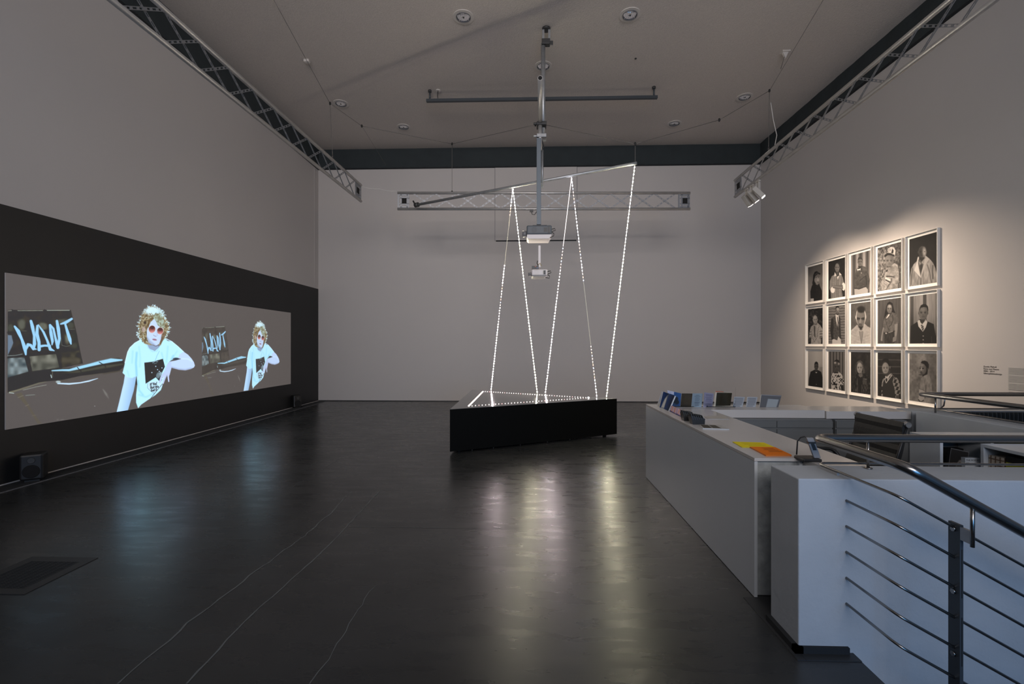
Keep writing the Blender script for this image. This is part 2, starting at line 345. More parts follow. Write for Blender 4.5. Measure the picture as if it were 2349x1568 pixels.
# parapets
PZ = .848
MB().box(1.325, XR, 2.30, 2.56, -2.5, PZ).build('wall_parapet_front', 'plaster', kind='structure', bevel=.006)
MB().box(3.86, 4.1, 2.56, 4.72, 0, PZ).build('wall_parapet_side', 'plaster', kind='structure', bevel=.006)
MB().box(3.93, XR, 4.85, 5.05, 0, PZ-.02).build('wall_parapet_back', 'plaster', kind='structure')
MB().box(1.285, 1.325, 2.24, 2.599, 0, .004).box(1.326, 1.585, 2.24, 2.30, 0, .004).box(1.285, 1.34, 2.60, 2.79, 0, .003).box(1.34, 1.62, 2.56, 2.79, .0, .003).build('trim_8', 'floorgap', kind='structure')
MB().box(1.30, 1.34, 2.285, 2.56, 0, .035).box(1.30, 1.56, 2.285, 2.315, 0, .035).build('baseboard_parapet', 'gap', kind='structure')
st = MB()
for i in range(9): st.box(1.585+.3*i, 1.885+.3*i, .9, 2.295, -.17*(i+1)-1.2, -.17*(i+1))
st.build('floor_stairs', 'stair', kind='structure')
MB().box(1.585, XR, YF, .9, -.2, -.001).build('floor_landing', 'stair', kind='structure')
MB().box(1.5, XR, YF, 2.3, -3.1, -2.9).build('floor_lower', 'stair', kind='structure')
# cracks and saw cuts in the concrete (thin filler lines)
def crack(name, pxs, w_, jit=.01):
    P = [atZ(x, y, 0) for x, y in pxs]; out = []
    for i in range(len(P)-1):
        n = max(2, int((P[i+1]-P[i]).length/.06))
        for k in range(n): out.append(P[i].lerp(P[i+1], k/n)+Vector((random.uniform(-jit, jit), random.uniform(-jit, jit), 0)))
    out.append(P[-1]); b = MB(); vs = []
    for i, p in enumerate(out):
        d = (out[min(i+1, len(out)-1)]-out[max(i-1, 0)]); d.z = 0; n = Vector((-d.y, d.x, 0)).normalized()*w_*random.uniform(.6, 1.3)/2
        vs += [p-n+Vector((0,0,.0012)), p+n+Vector((0,0,.0012))]
    b.add(vs, [(2*i, 2*i+1, 2*i+3, 2*i+2) for i in range(len(out)-1)]).build(name, 'crack', kind='structure', solid=False)
crack('floor_crack', [(809,1125),(765,1170),(700,1228),(640,1270),(590,1308),(500,1375),(430,1430),(340,1510),(270,1568)], .010)
crack('floor_crack', [(872,1125),(830,1170),(760,1245),(690,1310),(650,1345),(560,1425),(500,1490),(428,1568)], .009, .004)
crack('floor_crack', [(860,1345),(830,1385),(800,1430),(785,1460),(750,1515),(710,1568)], .0045, .012)
crack('floor_crack', [(745,1050),(700,1075),(655,1092)], .006, .01)
crack('floor_crack', [(777,1053),(720,1090),(660,1122)], .006, .003)
crack('floor_crack', [(795,1123),(1035,1125),(1240,1130)], .004, .002)
crack('floor_crack', [(800,1208),(1000,1210),(1200,1212)], .006, .002)
crack('floor_crack', [(290,1066),(470,1068),(560,1070)], .010, .004)

# ================================================================ PROJECTED PICTURE
SXp = XL+.012
A = atX(13, 625, SXp); B = atX(667, 717, SXp); Cc = atX(15, 985, SXp); Dd = atX(667, 880, SXp)
zt0, zt1, zb0, zb1 = A.z, B.z, Cc.z, Dd.z; ys0, ys1 = A.y, B.y; ymid = (ys0+ys1)/2
def draw_film(x, y):
    P = Paint(x, y, (97, 91, 88)); P.soft = 1.1
    n1 = lambda X, Y, sx, sy, s=0: vnoise(X/sx, Y/sy, s)
    # sofa -------------------------------------------------
    P.frame(0, 680, 4.9)
    sofa = lambda lo, hi, sc=60, sd=0: (lambda X, Y: np.outer(vnoise(X/sc, Y/sc, sd), np.array(hi)-np.array(lo))+np.array(lo))
    P.poly([(88,150),(795,150),(850,360),(930,750),(700,800),(86,925)], sofa((38,36,30),(72,66,54),40), soft=2)
    P.poly([(88,690),(285,682),(328,840),(86,910)], sofa((70,80,84),(150,160,160),45,3), soft=1.5)
    P.poly([(330,672),(630,645),(668,798),(362,838)], sofa((72,72,64),(140,140,128),55,4), soft=1.5)
    P.poly([(670,632),(895,602),(925,745),(700,795)], sofa((48,46,38),(90,84,70),55,5), soft=1.5)
    P.poly([(88,430),(130,435),(150,520),(130,570),(88,660)], (112,128,146), soft=2)
    for (x_, y_, rx, ry, k) in ((245,310,40,60,1),(480,335,50,45,1.1),(120,350,35,50,.8),(700,275,70,25,.9),(795,320,35,40,.8),(760,470,30,50,1.2),(830,460,35,60,.6),(840,550,40,30,.7),(300,440,16,40,.6)):
        P.ell(x_, y_, rx, ry, (108*k, 110*k, 98*k), soft=6, a=.8)
    for l in ([(135,150),(180,300),(210,420),(330,850)], [(500,150),(545,300),(640,640),(690,800)], [(88,405),(160,400),(840,365)], [(88,685),(300,655),(880,595)]):
        P.line(l, 16, (26,25,21), soft=1.2)
    P.line([(95,160),(130,157)], 7, (150,150,140)); P.line([(200,158),(480,157)], 7, (150,152,140)); P.line([(530,155),(780,154)], 8, (165,168,155))
    P.line([(88,665),(180,660),(250,645)], 7, (130,140,140)); P.line([(775,368),(840,366)], 6, (120,118,105)); P.line([(240,385),(300,385)], 5, (110,110,98))
    P.line([(690,480),(695,545),(740,560),(790,550)], 5, (110,115,110))
    wc = (160,198,220)
    P.line([(165,335),(205,390),(245,480),(280,580),(290,650)], [22,44,30,46,20], wc)
    P.line([(290,600),(315,540),(345,545),(375,585),(410,590)], [20,36,30,34,10], wc)
    P.line([(348,275),(365,340),(385,440),(388,530),(378,585)], [30,40,30,40,24], wc)
    P.line([(420,330),(415,420),(438,510),(440,595)], [26,40,36,38], wc)
    P.line([(430,315),(490,400),(530,490),(565,590),(610,608)], [10,26,26,36,10], wc)
    P.line([(440,560),(500,550),(560,552)], [30,24,26], wc)
    P.line([(560,320),(575,420),(590,500),(585,540)], [24,38,32,14], wc)
    P.line([(565,315),(600,360),(620,450),(650,570)], [16,26,26,36], wc)
    P.line([(640,275),(655,360),(668,470),(650,575)], [28,40,34,22], wc)
    P.line([(682,308),(740,290),(806,250)], [16,34,26], wc)
    P.line([(735,315),(760,400),(785,480),(798,530)], [24,34,38,18], wc)
    arm = sofa((36,33,27),(58,53,43),90,7)
    P.poly([(85,925),(180,890),(380,845),(580,815),(800,800),(880,790),(1110,735),(1250,695),(1340,690),(1392,715),(1392,790),(1340,830),(1150,860),(900,890),(700,935),(520,950),(430,965),(250,1020),(120,1080),(86,1075)], arm, soft=2)
    P.line([(585,832),(700,826),(780,826),(885,800),(1000,772),(1120,742),(1250,716),(1370,712)], [14,22,26,34,34,40,46,18], (166,205,220), soft=2.2)
    P.line([(700,860),(900,840),(1160,790),(1370,760)], [10,30,38,26], (96,96,84), soft=5, a=.7)
    for l in ([(870,795),(915,845)], [(1115,735),(1180,775),(1190,800)]): P.line(l, 8, (30,32,30))
    P.line([(572,880),(580,910)], 10, (190,200,195)); P.line([(590,840),(590,905)], 7, (110,108,95))
    P.line([(650,975),(780,980),(900,968),(1000,948),(1100,918)], [14,18,14,16,5], (205,215,222))
    P.line([(1160,870),(1300,845),(1390,825)], 9, (84,78,66)); P.line([(680,950),(900,912),(1140,862)], 6, (95,90,76))
    P.line([(110,1078),(200,1050),(280,1028),(360,1000),(430,975),(515,958)], [26,18,16,12,12,6], (118,114,98))
    P.line([(105,1078),(155,1086)], 7, (185,190,180)); P.line([(260,1050),(400,1015),(520,992)], 6, (150,150,140)); P.line([(290,1110),(390,1102)], 8, (130,134,128))
    P.ell(655, 958, 28, 14, (175,180,175), soft=1.5)
    P.poly([(175,1095),(240,1075),(300,1180),(380,1310),(462,1425),(425,1428),(300,1230)], (100,93,80), soft=1.5)
    P.line([(200,1135),(262,1110)], 4, (140,135,120)); P.line([(285,1230),(325,1212)], 4, (140,132,120)); P.line([(360,1340),(405,1330)], 4, (130,122,112))
    P.line([(1160,1045),(1190,1090),(1220,1140)], [10,24,4], (125,122,118), soft=3); P.ell(1065,1230,5,5,(160,158,155))
    P.line([(640,1385),(655,1378)], 5, (140,138,135)); P.line([(685,1385),(715,1380)], 5, (140,138,135))
    # person -----------------------------------------------
    P.frame(260, 680, 5.6); skin = (188,198,214)
    P.line([(285,1000),(300,1120)], 26, (58,56,58), soft=3)
    P.poly([(148,1005),(300,1005),(285,1090),(262,1210),(232,1310),(185,1470),(40,1490),(75,1350),(112,1190),(132,1110)], lambda X, Y: np.outer(np.clip((X-80-(1470-Y)*.2)/160, 0, 1), np.array((-45,-35,-25)))+np.array((198,214,230)))
    shirt = [(345,552),(430,560),(470,640),(530,698),(585,650),(650,528),(700,568),(755,575),(830,640),(905,710),(862,750),(835,790),(790,790),(735,822),(700,860),(665,940),(700,990),(640,1100),(625,1160),(610,1200),(540,1265),(440,1330),(360,1385),(318,1432),(292,1360),(292,1260),(308,1130),(300,1020),(240,1045),(180,1035),(118,980),(150,850),(180,720),(205,660),(270,595)]
    P.poly(shirt, (196,228,233), soft=1.3)
    for l, w_, a_ in (([(300,720),(290,850),(300,1010)], 22, .8), ([(250,700),(240,850)], 16, .4), ([(330,640),(345,780),(340,900)], 14, .35), ([(700,640),(690,760),(680,840)], 16, .4), ([(620,720),(640,800)], 12, .5), ([(320,1080),(330,1200),(380,1260)], 18, .6), ([(330,1260),(420,1290),(520,1240)], 16, .5), ([(770,760),(750,800)], 20, .7), ([(180,950),(200,1020)], 10, .4), ([(820,700),(780,760)], 10, .4)):
        P.line(l, w_, (140,195,222), soft=4, a=a_)
    P.line([(150,850),(185,710),(215,655),(280,595),(345,560)], 9, (228,242,244)); P.line([(650,530),(750,575),(830,640),(905,710)], 8, (225,240,246))
    P.poly([(425,590),(590,600),(580,655),(530,697),(462,670)], (152,164,186), soft=1.2)
    P.line([(425,600),(445,655),(500,705),(560,700),(600,630)], 10, (176,210,226), soft=1.5)
    P.line([(590,700),(560,760),(538,822)], 4, (120,165,195))
    P.poly([(398,848),(510,835),(636,798),(662,900),(620,985),(590,1085),(545,1035),(415,1118)], sofa((30,34,38),(52,56,58),30,9))
    P.ell(578,1010,28,42,(120,136,142),rot=.3,soft=2.5); P.ell(608,990,16,26,(150,165,170),soft=1.5)
    P.line([(505,850),(540,828),(570,835)], 8, (150,170,178)); P.line([(520,862),(560,850)], 6, (120,140,148))
    for c_ in ((568,937),(625,915),(590,960),(495,975),(545,895)): P.ell(c_[0], c_[1], 7, 7, (190,205,212), soft=.8)
    P.poly([(440,1125),(470,1090),(570,1075),(640,1090),(620,1170),(530,1235),(480,1210),(445,1170)], (205,224,230), soft=1.2)
    P.line([(445,1110),(438,1170),(480,1215),(530,1240)], 4, (110,130,145))
    write(P, "If You'", 474, 1112, 32, -.18, 6.5, (38,40,46)); write(P, "Not We", 478, 1152, 32, -.16, 6.5, (38,40,46)); write(P, "Get O", 484, 1190, 30, -.16, 6.5, (38,40,46))
    P.line([(470,1320),(540,1230),(630,1120)], 6, (70,82,92))
    # arm on the knee and hand
    P.ell(805, 797, 36, 13, (60,70,84), soft=2)
    P.poly([(835,790),(850,740),(905,708),(960,745),(1005,795),(1035,840),(1048,885),(1035,910),(990,930),(925,946),(840,938),(745,912),(728,860),(745,830),(800,820),(870,800)], (202,206,224), soft=1.2)
    P.line([(745,905),(840,930),(925,938),(1000,920)], 16, (160,164,186), soft=3, a=.7); P.line([(880,795),(960,800),(1010,830)], 10, (222,228,240), soft=2.5)
    P.poly([(742,828),(748,900),(742,935),(722,1010),(690,1025),(640,1030),(625,1005),(660,945),(690,870),(715,840)], (196,198,216), soft=1.2)
    for l, w_ in (([(706,990),(706,1040),(712,1088)], [24,20,16]), ([(680,1000),(655,1060),(640,1112)], [26,22,16]), ([(655,990),(620,1050),(600,1100)], [24,20,18]), ([(650,985),(612,1040),(590,1102)], [22,18,14])): P.line(l, w_, (198,194,212), soft=.8)
    P.line([(690,1010),(668,1062)], 5, (120,125,145)); P.line([(635,1040),(618,1080)], 4, (120,125,145)); P.line([(625,1055),(640,1048)], 8, (235,240,242))
    # head
    hair = sofa((92,78,54),(196,178,142),14,11)
    out = []
    import math as m_
    base = [(450,120),(530,122),(600,160),(640,215),(680,290),(715,345),(725,400),(705,460),(690,510),(650,545),(600,622),(420,618),(375,570),(335,535),(312,480),(322,420),(308,375),(335,310),(352,250),(395,180)]
    for i in range(len(base)):
        a_, b_ = base[i], base[(i+1)%len(base)]
        for k in range(4):
            t = k/4; j = 9*m_.sin(i*5.1+k*2.3); out.append((a_[0]+(b_[0]-a_[0])*t+j, a_[1]+(b_[1]-a_[1])*t+9*m_.cos(i*3.7+k*4.1)))
    P.poly(out, hair, soft=1.2)
    rs = random.Random(3)
    for i in range(150):
        t = rs.random()*len(base); i0 = int(t); a_, b_ = base[i0], base[(i0+1)%len(base)]; f = t-i0
        x_, y_ = a_[0]+(b_[0]-a_[0])*f, a_[1]+(b_[1]-a_[1])*f
        if y_ > 560: continue
        cx_, cy_ = 515, 370; d = m_.hypot(x_-cx_, y_-cy_); ux, uy = (x_-cx_)/d, (y_-cy_)/d; q = rs.uniform(-26, 8); ln = rs.uniform(10, 26); an = rs.uniform(-1.2, 1.2)
        P.line([(x_+ux*q, y_+uy*q), (x_+ux*q+(ux*m_.cos(an)-uy*m_.sin(an))*ln, y_+uy*q+(uy*m_.cos(an)+ux*m_.sin(an))*ln)], rs.uniform(4, 9), (215,230,228), soft=.9, a=.8)
    P.ell(500, 185, 95, 52, (226,238,238), soft=5, a=.9); P.ell(590, 230, 60, 60, (205,222,218), soft=6, a=.7)
    for i in range(90):
        x_, y_ = rs.choice([(rs.uniform(330, 425), rs.uniform(300, 590)), (rs.uniform(640, 695), rs.uniform(300, 520)), (rs.uniform(400, 640), rs.uniform(205, 290))])
        an = rs.uniform(0, 3); P.line([(x_, y_), (x_+16*m_.cos(an), y_+16*m_.sin(an)+8)], rs.uniform(5, 10), rs.choice([(84,70,52),(130,112,80),(176,164,130),(196,200,180)]), soft=1, a=.75)
    P.poly([(475,310),(520,285),(590,300),(640,400),(648,470),(622,545),(590,605),(545,632),(500,618),(455,580),(430,520),(430,440),(450,380)], (204,206,220), soft=1.2)
    P.poly([(430,500),(470,560),(520,600),(560,632),(500,622),(445,590)], (160,168,190), soft=3, a=.7)
    P.poly([(610,480),(640,470),(640,520),(600,600),(600,560)], (176,170,184), soft=3, a=.6)
    P.poly([(500,280),(540,215),(600,220),(640,280),(665,360),(655,405),(600,395),(565,360),(545,310),(520,285),(480,330),(455,380),(440,350),(460,300)], sofa((118,110,80),(186,196,176),16,15), soft=1.3)
    P.poly([(455,285),(500,265),(520,285),(475,325),(450,400),(430,390)], sofa((96,78,54),(150,128,92),14,17), soft=1.3)
    P.poly([(625,470),(655,440),(670,500),(610,615),(590,600),(612,550)], sofa((96,80,62),(150,130,104),12,19), soft=1.3)
    P.ell(388, 420, 22, 36, (196,170,160), rot=.2, soft=3, a=.8); P.ell(405, 335, 16, 18, (72,60,48), soft=2)
    for (x_, y_, rx, ry) in ((497,418,41,46),(601,440,39,43)):
        P.ell(x_, y_, rx+4, ry+4, (226,200,180), rot=.2, soft=.8)
        P.ell(x_, y_, rx, ry, lambda X, Y, y0=y_: np.array((96,52,48))+np.outer(np.clip((Y-y0+20)/58, 0, 1), np.array((130,92,90))), rot=.2, soft=.8)
        P.ell(x_+2, y_-14, 15, 12, (52,32,34), soft=2.4, a=.6)
    P.line([(540,412),(562,418)], 6, (210,190,180))
    P.line([(560,440),(566,500)], 10, (186,184,200), soft=2); P.line([(515,492),(530,506),(552,508)], 6, (150,130,146), soft=1)
    P.ell(530, 552, 28, 13, (190,140,156), rot=.2, soft=1.1); P.line([(505,548),(530,552),(556,556)], 5, (92,62,78), soft=.7)
    P.line([(505,618),(545,636),(590,620)], 6, (104,88,98), soft=1.5)
    return P.c
def screen_paint(x, y, z, U, V):
    second = y > ymid; half = ymid-ys0; Y1 = y.copy(); Z1 = z.copy()
    o2 = (y-ymid)/12.33; Y1[second] = ys0+(o2[second]+.0018)/.89*12.33
    kz = 12.33/1060; Z1[second] = CH+(((z[second]-CH)/kz)+4.4)/.927*kz
    px, py = proj(x, Y1, Z1); c = np.zeros((len(x), 3)); bg = np.array((97, 91, 88.))
    m1 = ~second; c[m1] = draw_film(px[m1], py[m1]); m2 = second & (Y1 < ymid+.15)
    c2 = draw_film(px[m2], py[m2]); c[second] = bg
    # the right half is a little flatter
    dark = c2.mean(1) < 84; c2[dark] = c2[dark]*.35+bg*.65; mid = ~dark; c2[mid] = c2[mid]*.93+bg*.07; c[m2] = c2
    amb = lin((60, 57, 55)); e = np.clip(lin(c)-amb[None], 0, None); b_ = np.clip((c.mean(1, keepdims=True)-120)/80, 0, 1); return e*(1+b_*np.array([[.0, .26, .48]]))/2**.62
def sfn(U, V):
    y = ys0+(ys1-ys0)*U; z = (zt0+(zt1-zt0)*U)*(1-V)+(zb0+(zb1-zb0)*U)*V; return np.full_like(U, SXp+.001), y, z
scr = empty('projection_screen', (XL+.006, (ys0+ys1)/2, zb0), 'wide projected film picture on the black wall, same seated person shown twice', 'projection')
MB().prism([(XL+.001, ys0, zb0), (XL+.001, ys1, zb1), (XL+.001, ys1, zt1), (XL+.001, ys0, zt0)], (.0105, 0, 0)).build('screen_panel', 'wall', scr)
# vertices spread towards the near end like the eye sees them
def sfn2(U, V):
    a = 1/(477/(1207-13.)); return sfn(U, V)
o = grid('projected_picture', sfn2, 1250, 360, screen_paint, 'screen', scr)

# ================================================================ LOUDSPEAKERS
def speaker(px, py, s, rz, label):
    p = atZ(px, py, 0); e = empty('loudspeaker', (0,0,0), label, 'loudspeaker', 'black loudspeakers at the foot of the black wall')
    MB().box(-.095*s, .095*s, -.10*s, .10*s, .02, .30*s).build('cabinet', 'blk', e, bevel=.02*s)
    MB().cyl((0, -.10*s, .115*s), (0, -.108*s, .115*s), .072*s, 24, .066*s).build('woofer', 'holeblk', e)
    MB().cyl((0, -.10*s, .235*s), (0, -.106*s, .235*s), .034*s, 20, .03*s).build('tweeter', 'dark', e)
    MB().box(-.06*s, .06*s, -.07*s, .07*s, .0, .022).build('stand', 'blk', e)
    e.location = (p.x, p.y, .0035); e.rotation_euler = (0, 0, rz)
speaker(679, 935, 1.0, math.radians(50), 'small black loudspeaker on the floor beside the far lower corner of the projection')
speaker(78, 1101, 1.0, math.radians(35), 'small black loudspeaker in deep shadow on the floor below the near end of the projection')
# floor hatch grating, near left
g = empty('floor_hatch', (-3.26, 2.92, 0), 'dark square metal grating set in the floor in the dim near left corner', 'floor grating')
MB().box(-3.50, -3.02, 2.68, 2.74, .0005, .004).box(-3.50, -3.02, 3.09, 3.16, .0005, .004).box(-3.50, -3.43, 2.74, 3.09, .0005, .004).box(-3.09, -3.02, 2.74, 3.09, .0005, .004).build('frame', 'dark', g)
MB().box(-3.43, -3.09, 2.74, 3.09, .0005, .002).build('base_plate', 'gap', g)
b = MB()
for i in range(9): b.box(-3.43+.042*i, -3.425+.042*i, 2.74, 3.09, .002, .006)
for i in range(26): b.box(-3.43, -3.09, 2.745+.0133*i, 2.748+.0133*i, .002, .004)
b.build('grate_bars', 'floorgap', g)

# ================================================================ TRUSSES
dT = Vector((math.sin(math.radians(1.51)), math.cos(math.radians(1.51)), 0)); up = Vector((0, 0, 1)); HT = .32; PITCH = .457
def truss(E, d, nrm, cells, label, plates):
    """E end of the top chord, d direction away from it"""
    e = empty('lighting_truss', tuple(E), label, 'truss', 'aluminium lighting trusses hung from the ceiling'); L = cells*PITCH+.34+(.26 if plates == 2 else 0)
    for k, z in enumerate((0, -HT)):
        b = MB(); b.cyl(E+up*z, E+up*z+d*L, .027, 14); b.build('upper_chord' if k == 0 else 'lower_chord', 'alu', e)
    for i in range(cells):
        for sgn in (0, 1):
            p0 = E+d*(.31+i*PITCH+.02)+up*(-.02 if sgn else -HT+.02); p1 = E+d*(.31+(i+1)*PITCH-.02)+up*(-HT+.02 if sgn else -.02)
            off = nrm*(.006 if sgn else -.006); dd = (p1-p0).normalized(); wv = dd.cross(nrm).normalized()
            b = MB(); n = 6
            for q in (-1, 1): b.bar(p0+off+wv*.011*q, p1+off+wv*.011*q, wv*.003, nrm*.0035)
            for k in range(n+1):
                c0 = p0.lerp(p1, k/n); hl = .016 if k not in (0, n//2, n) else .03
                b.bar(c0+off-dd*hl, c0+off+dd*hl, wv*.0135, nrm*.003)
            b.build('brace', 'brace', e)
    ends = [0]+([L-.24] if plates == 2 else []); wP = .235 if plates == 2 else .29
    for x in ends:
        b = MB(); p = E+d*x
        z0, z1 = -HT+.024, -.024; hw = wP; cx0, cx1 = .37*hw, .78*hw; cz0, cz1 = -HT/2-.055, -HT/2+.055
        for (u0, u1, w0, w1) in ((.0, .035, z0, z1), (hw-.035, hw, z0, z1), (.035, hw-.035, z1-.03, z1), (.035, hw-.035, z0, z0+.03), (cx0-.03, cx0, z0, z1), (cx1, cx1+.03, z0, z1), (.035, cx0, cz0-.01, cz0+.01), (.035, cx0, cz1-.01, cz1+.01), (cx1, hw, cz0-.01, cz0+.01), (cx1, hw, cz1-.01, cz1+.01), (cx0, cx1, cz1, cz1+.02), (cx0, cx1, cz0-.02, cz0)):
            b.bar(p+d*u0+up*(w0+w1)/2, p+d*u1+up*(w0+w1)/2, up*(w1-w0)/2, nrm*.006)
        for k in range(4):
            u = cx0+.012+k*.026
            b.bar(p+d*u+up*z0, p+d*u+up*cz0, d*.004, nrm*.005); b.bar(p+d*u+up*cz1, p+d*u+up*z1, d*.004, nrm*.005)
        ep = b.build('end_plate', 'brace', e)
        MB().bar(p+d*cx0+up*(cz0+cz1)/2, p+d*cx1+up*(cz0+cz1)/2, up*.055, nrm*.011).build('socket', 'holeblk', ep)
    return e
EL = pt(828, 425, 9.29); ER = pt(1686, 414, 9.1)
nr = Vector((dT.y, -dT.x, 0))
truss(EL, -dT, nr, 19, 'aluminium lattice truss hung along the wall above the film projection', 1)
truss(ER, -dT, nr, 19, 'aluminium lattice truss hung along the wall above the framed portraits', 1)
e0 = pt(912, 442.5, 9.29); e1 = pt(1583, 444, 9.29); db = (e1-e0); db.z = 0; PITCH = (db.length-.6)/12; db.normalize()
truss(e0, db, Vector((db.y, -db.x, 0)), 12, 'aluminium lattice truss hung across the back behind the light strips', 2)
PITCH = .457
# spotlights under the right truss
for i, (dist, yaw) in enumerate(((.52, 0), (.74, 0), (.96, 0))):
    p = ER-dT*dist-up*HT-up*.02
    lab = ['white spotlight nearest the end of the right hand truss, head turned to the portraits', 'middle white spotlight of three under the right hand truss', 'white spotlight of three furthest from the end of the right hand truss'][i]
    e = empty('spotlight', tuple(p), lab, 'spotlight', 'spotlights under the truss by the portraits')
    MB().box(p.x-.02, p.x+.02, p.y-.06, p.y+.06, p.z-.03, p.z).build('adapter', 'spotw', e)
    b = MB()
    for q in (-.038, .03): b.box(p.x-.012, p.x+.012, p.y+q, p.y+q+.01, p.z-.2, p.z-.02)
    b.build('bracket', 'spotw', e)
    h = p+up*(-.2); tgt = Vector([(6.05, 9.2, 1.6), (6.05, 8.2, 1.5), (6.05, 7.2, 1.5)][i]); dd = (tgt-h).normalized(); s_ = dd.cross(up).normalized(); t_ = s_.cross(dd)
    b = MB().bar(h-dd*.10, h+dd*.13, s_*.045, t_*.04); hd = b.build('lamp_head', 'spotw', e, bevel=.006)
    MB().bar(h+dd*.131, h+dd*.134, s_*.036, t_*.031).build('lens', mat('spot_lens', (.8, .8, .8), .3, emit=(1, .9, .8), es=9), hd)
    spot('spot_beam', tuple(h+dd*.16), tuple(tgt), [205, 195, 215][i], 84, 1.0)

# ================================================================ CABLES
def cable(pts, label, r=.004, m='wire', sag=0, name='suspension_cable', ends=True):
    P = [pt(*p) for p in pts]; e = empty(name, tuple(P[0]), label, 'cable')
    q = []
    for i in range(len(P)-1):
        for k in range(8):
            t = k/8; q.append(P[i].lerp(P[i+1], t)-up*sag*4*t*(1-t))
    q.append(P[-1]); MB().tube(q, r, 6).build('wire', m, e)
    if ends:
        for p in (P[0], P[-1]): MB().ell(p, .018, .018, .03, 8, 6).build('shackle', 'dark', e)
    return e
cable([(625,-6,6.85),(757,237,8.05)], 'thin steel stay cable slanting down over the left truss')
cable([(757,237,8.05),(763,359,8.05)], 'steel wire dropping from the knot of stays to the left truss')
cable([(757,237,8.05),(830,289,8.6)], 'short stay cable between the left knot and the dark coupling near the ceiling light')
cable([(830,289,8.6),(1037,330,9.29)], 'stay cable with beaded thimbles running to the drop wire of the back truss')
cable([(830,289,8.6),(885,378,9.9)], 'very thin loose wire hanging from the dark coupling left', .002, ends=False)
cable([(1037,330,9.29),(1037,440,9.29)], 'wire carrying the left part of the back truss')
cable([(1037,330,9.29),(1228,286,7.66)], 'stay cable rising from the back truss drop wire to the pole clamp, left side')
cable([(1250,286,7.66),(1457,330,6.95)], 'stay cable sloping down from the pole clamp to the right, above the slanted tube')
cable([(1457,330,6.95),(1457,376,6.95)], 'short drop wire holding the high right end of the slanted tube', ends=False)
cable([(1457,330,6.95),(1650,275,7.4)], 'stay cable rising from the slanted tube towards the right hand ceiling lights')
cable([(1650,275,7.4),(1765,208,7.78)], 'stay cable between the right coupling and the right truss knot')
cable([(1765,208,7.78),(1892,-6,6.9)], 'thin steel stay cable slanting up over the right truss')
cable([(1765,208,7.78),(1763,341,7.78)], 'steel wire dropping from the knot of stays to the right truss')
cable([(1800,128,8.3),(1791,158,7.72)], 'short wire between the white ceiling bracket and the right stay cable', ends=False)
cable([(829,427,9.25),(870,433,9.28),(912,438,9.29)], 'slack white cable between the left truss and the back truss', .006, 'wcable', .02, 'power_cable', False)
cable([(1768,235,7.78),(1774,275,7.78),(1782,310,7.7),(1777,335,7.6),(1764,345,7.7),(1755,352,7.8)], 'loose white cable looping beside the right truss drop wire', .006, 'wcable', 0, 'power_cable', False)

# ================================================================ CEILING
def downlight(px, py, label):
    p = atZ(px, py, ZC); e = empty('downlight', (p.x, p.y, ZC-.001), label, 'ceiling light', 'round recessed ceiling lights')
    MB().ring((p.x, p.y, ZC), .115, .165, -.012, -.001).build('rim', 'ring', e)
    MB().ring((p.x, p.y, ZC), .108, .118, -.020, -.001).build('collar', 'grey', e)
    n = 24; vs = []; k = 5
    for i in range(k+1):
        r = .108*math.cos(i/k*1.35); z = -.004-.0*i+.0
        vs += [Vector((p.x+r*math.cos(2*math.pi*j/n), p.y+r*math.sin(2*math.pi*j/n), ZC-.003-.012*math.sin(i/k*1.5))) for j in range(n)]
    MB().add(vs, [(i*n+j, i*n+(j+1)%n, (i+1)*n+(j+1)%n, (i+1)*n+j) for i in range(k) for j in range(n)]).build('reflector', 'mirror', e, solid=False)
    b = MB()
    for i in range(6): b.box(p.x-.075+.03*i, p.x-.068+.03*i, p.y-.07, p.y+.07, ZC-.024, ZC-.010)
    b.build('louvre', 'chrome', e)
for px, py, lab in ((1063,38,'round recessed ceiling light left of the top of the mast'), (1445,33,'round recessed ceiling light right of the top of the mast'), (1246,151,'round recessed ceiling light directly behind the mast pipe'),
                    (782,237,'recessed ceiling light next to the knot of cables above the left truss'), (926,291,'small far ceiling light left of the suspended bar'), (1708,222,'recessed ceiling light next to the knot of cables above the right truss'), (1547,283,'small far ceiling light right of the suspended bar')):
    downlight(px, py, lab)
for px, py, lab in ((1066,289,'faint round cover plate flush in the ceiling left of the mast'), (1403,285,'faint round cover plate flush in the ceiling right of the mast')):
    p = atZ(px, py, ZC); MB().cyl((p.x, p.y, ZC-.004), (p.x, p.y, ZC-.0005), .07, 24).build('ceiling_cover_plate', 'ceil', label=lab, cat='cover plate')
p = atZ(704, 137, ZC); MB().box(p.x-.05, p.x+.05, p.y-.04, p.y+.04, ZC-.05, ZC-.0005).build('ceiling_anchor', 'ring', label='small pale anchor block on the ceiling beside the left stay cable', cat='anchor', bevel=.01)
p = atZ(1801, 118, ZC); b = MB().box(p.x-.07, p.x+.07, p.y-.05, p.y+.05, ZC-.02, ZC-.0005); b.prism([(p.x-.05, p.y-.02, ZC-.02), (p.x+.05, p.y-.02, ZC-.02), (p.x, p.y-.02, ZC-.13)], (0, .04, 0)).build('ceiling_bracket', 'ring', label='white triangular bracket on the ceiling beside the right stay cable', cat='bracket')
p = atZ(1458, 133, ZC); MB().ell((p.x, p.y, ZC-.012), .02, .02, .012, 10, 6).build('ceiling_hook', 'blk', label='tiny dark hook in the bare ceiling right of the mast', cat='hook')
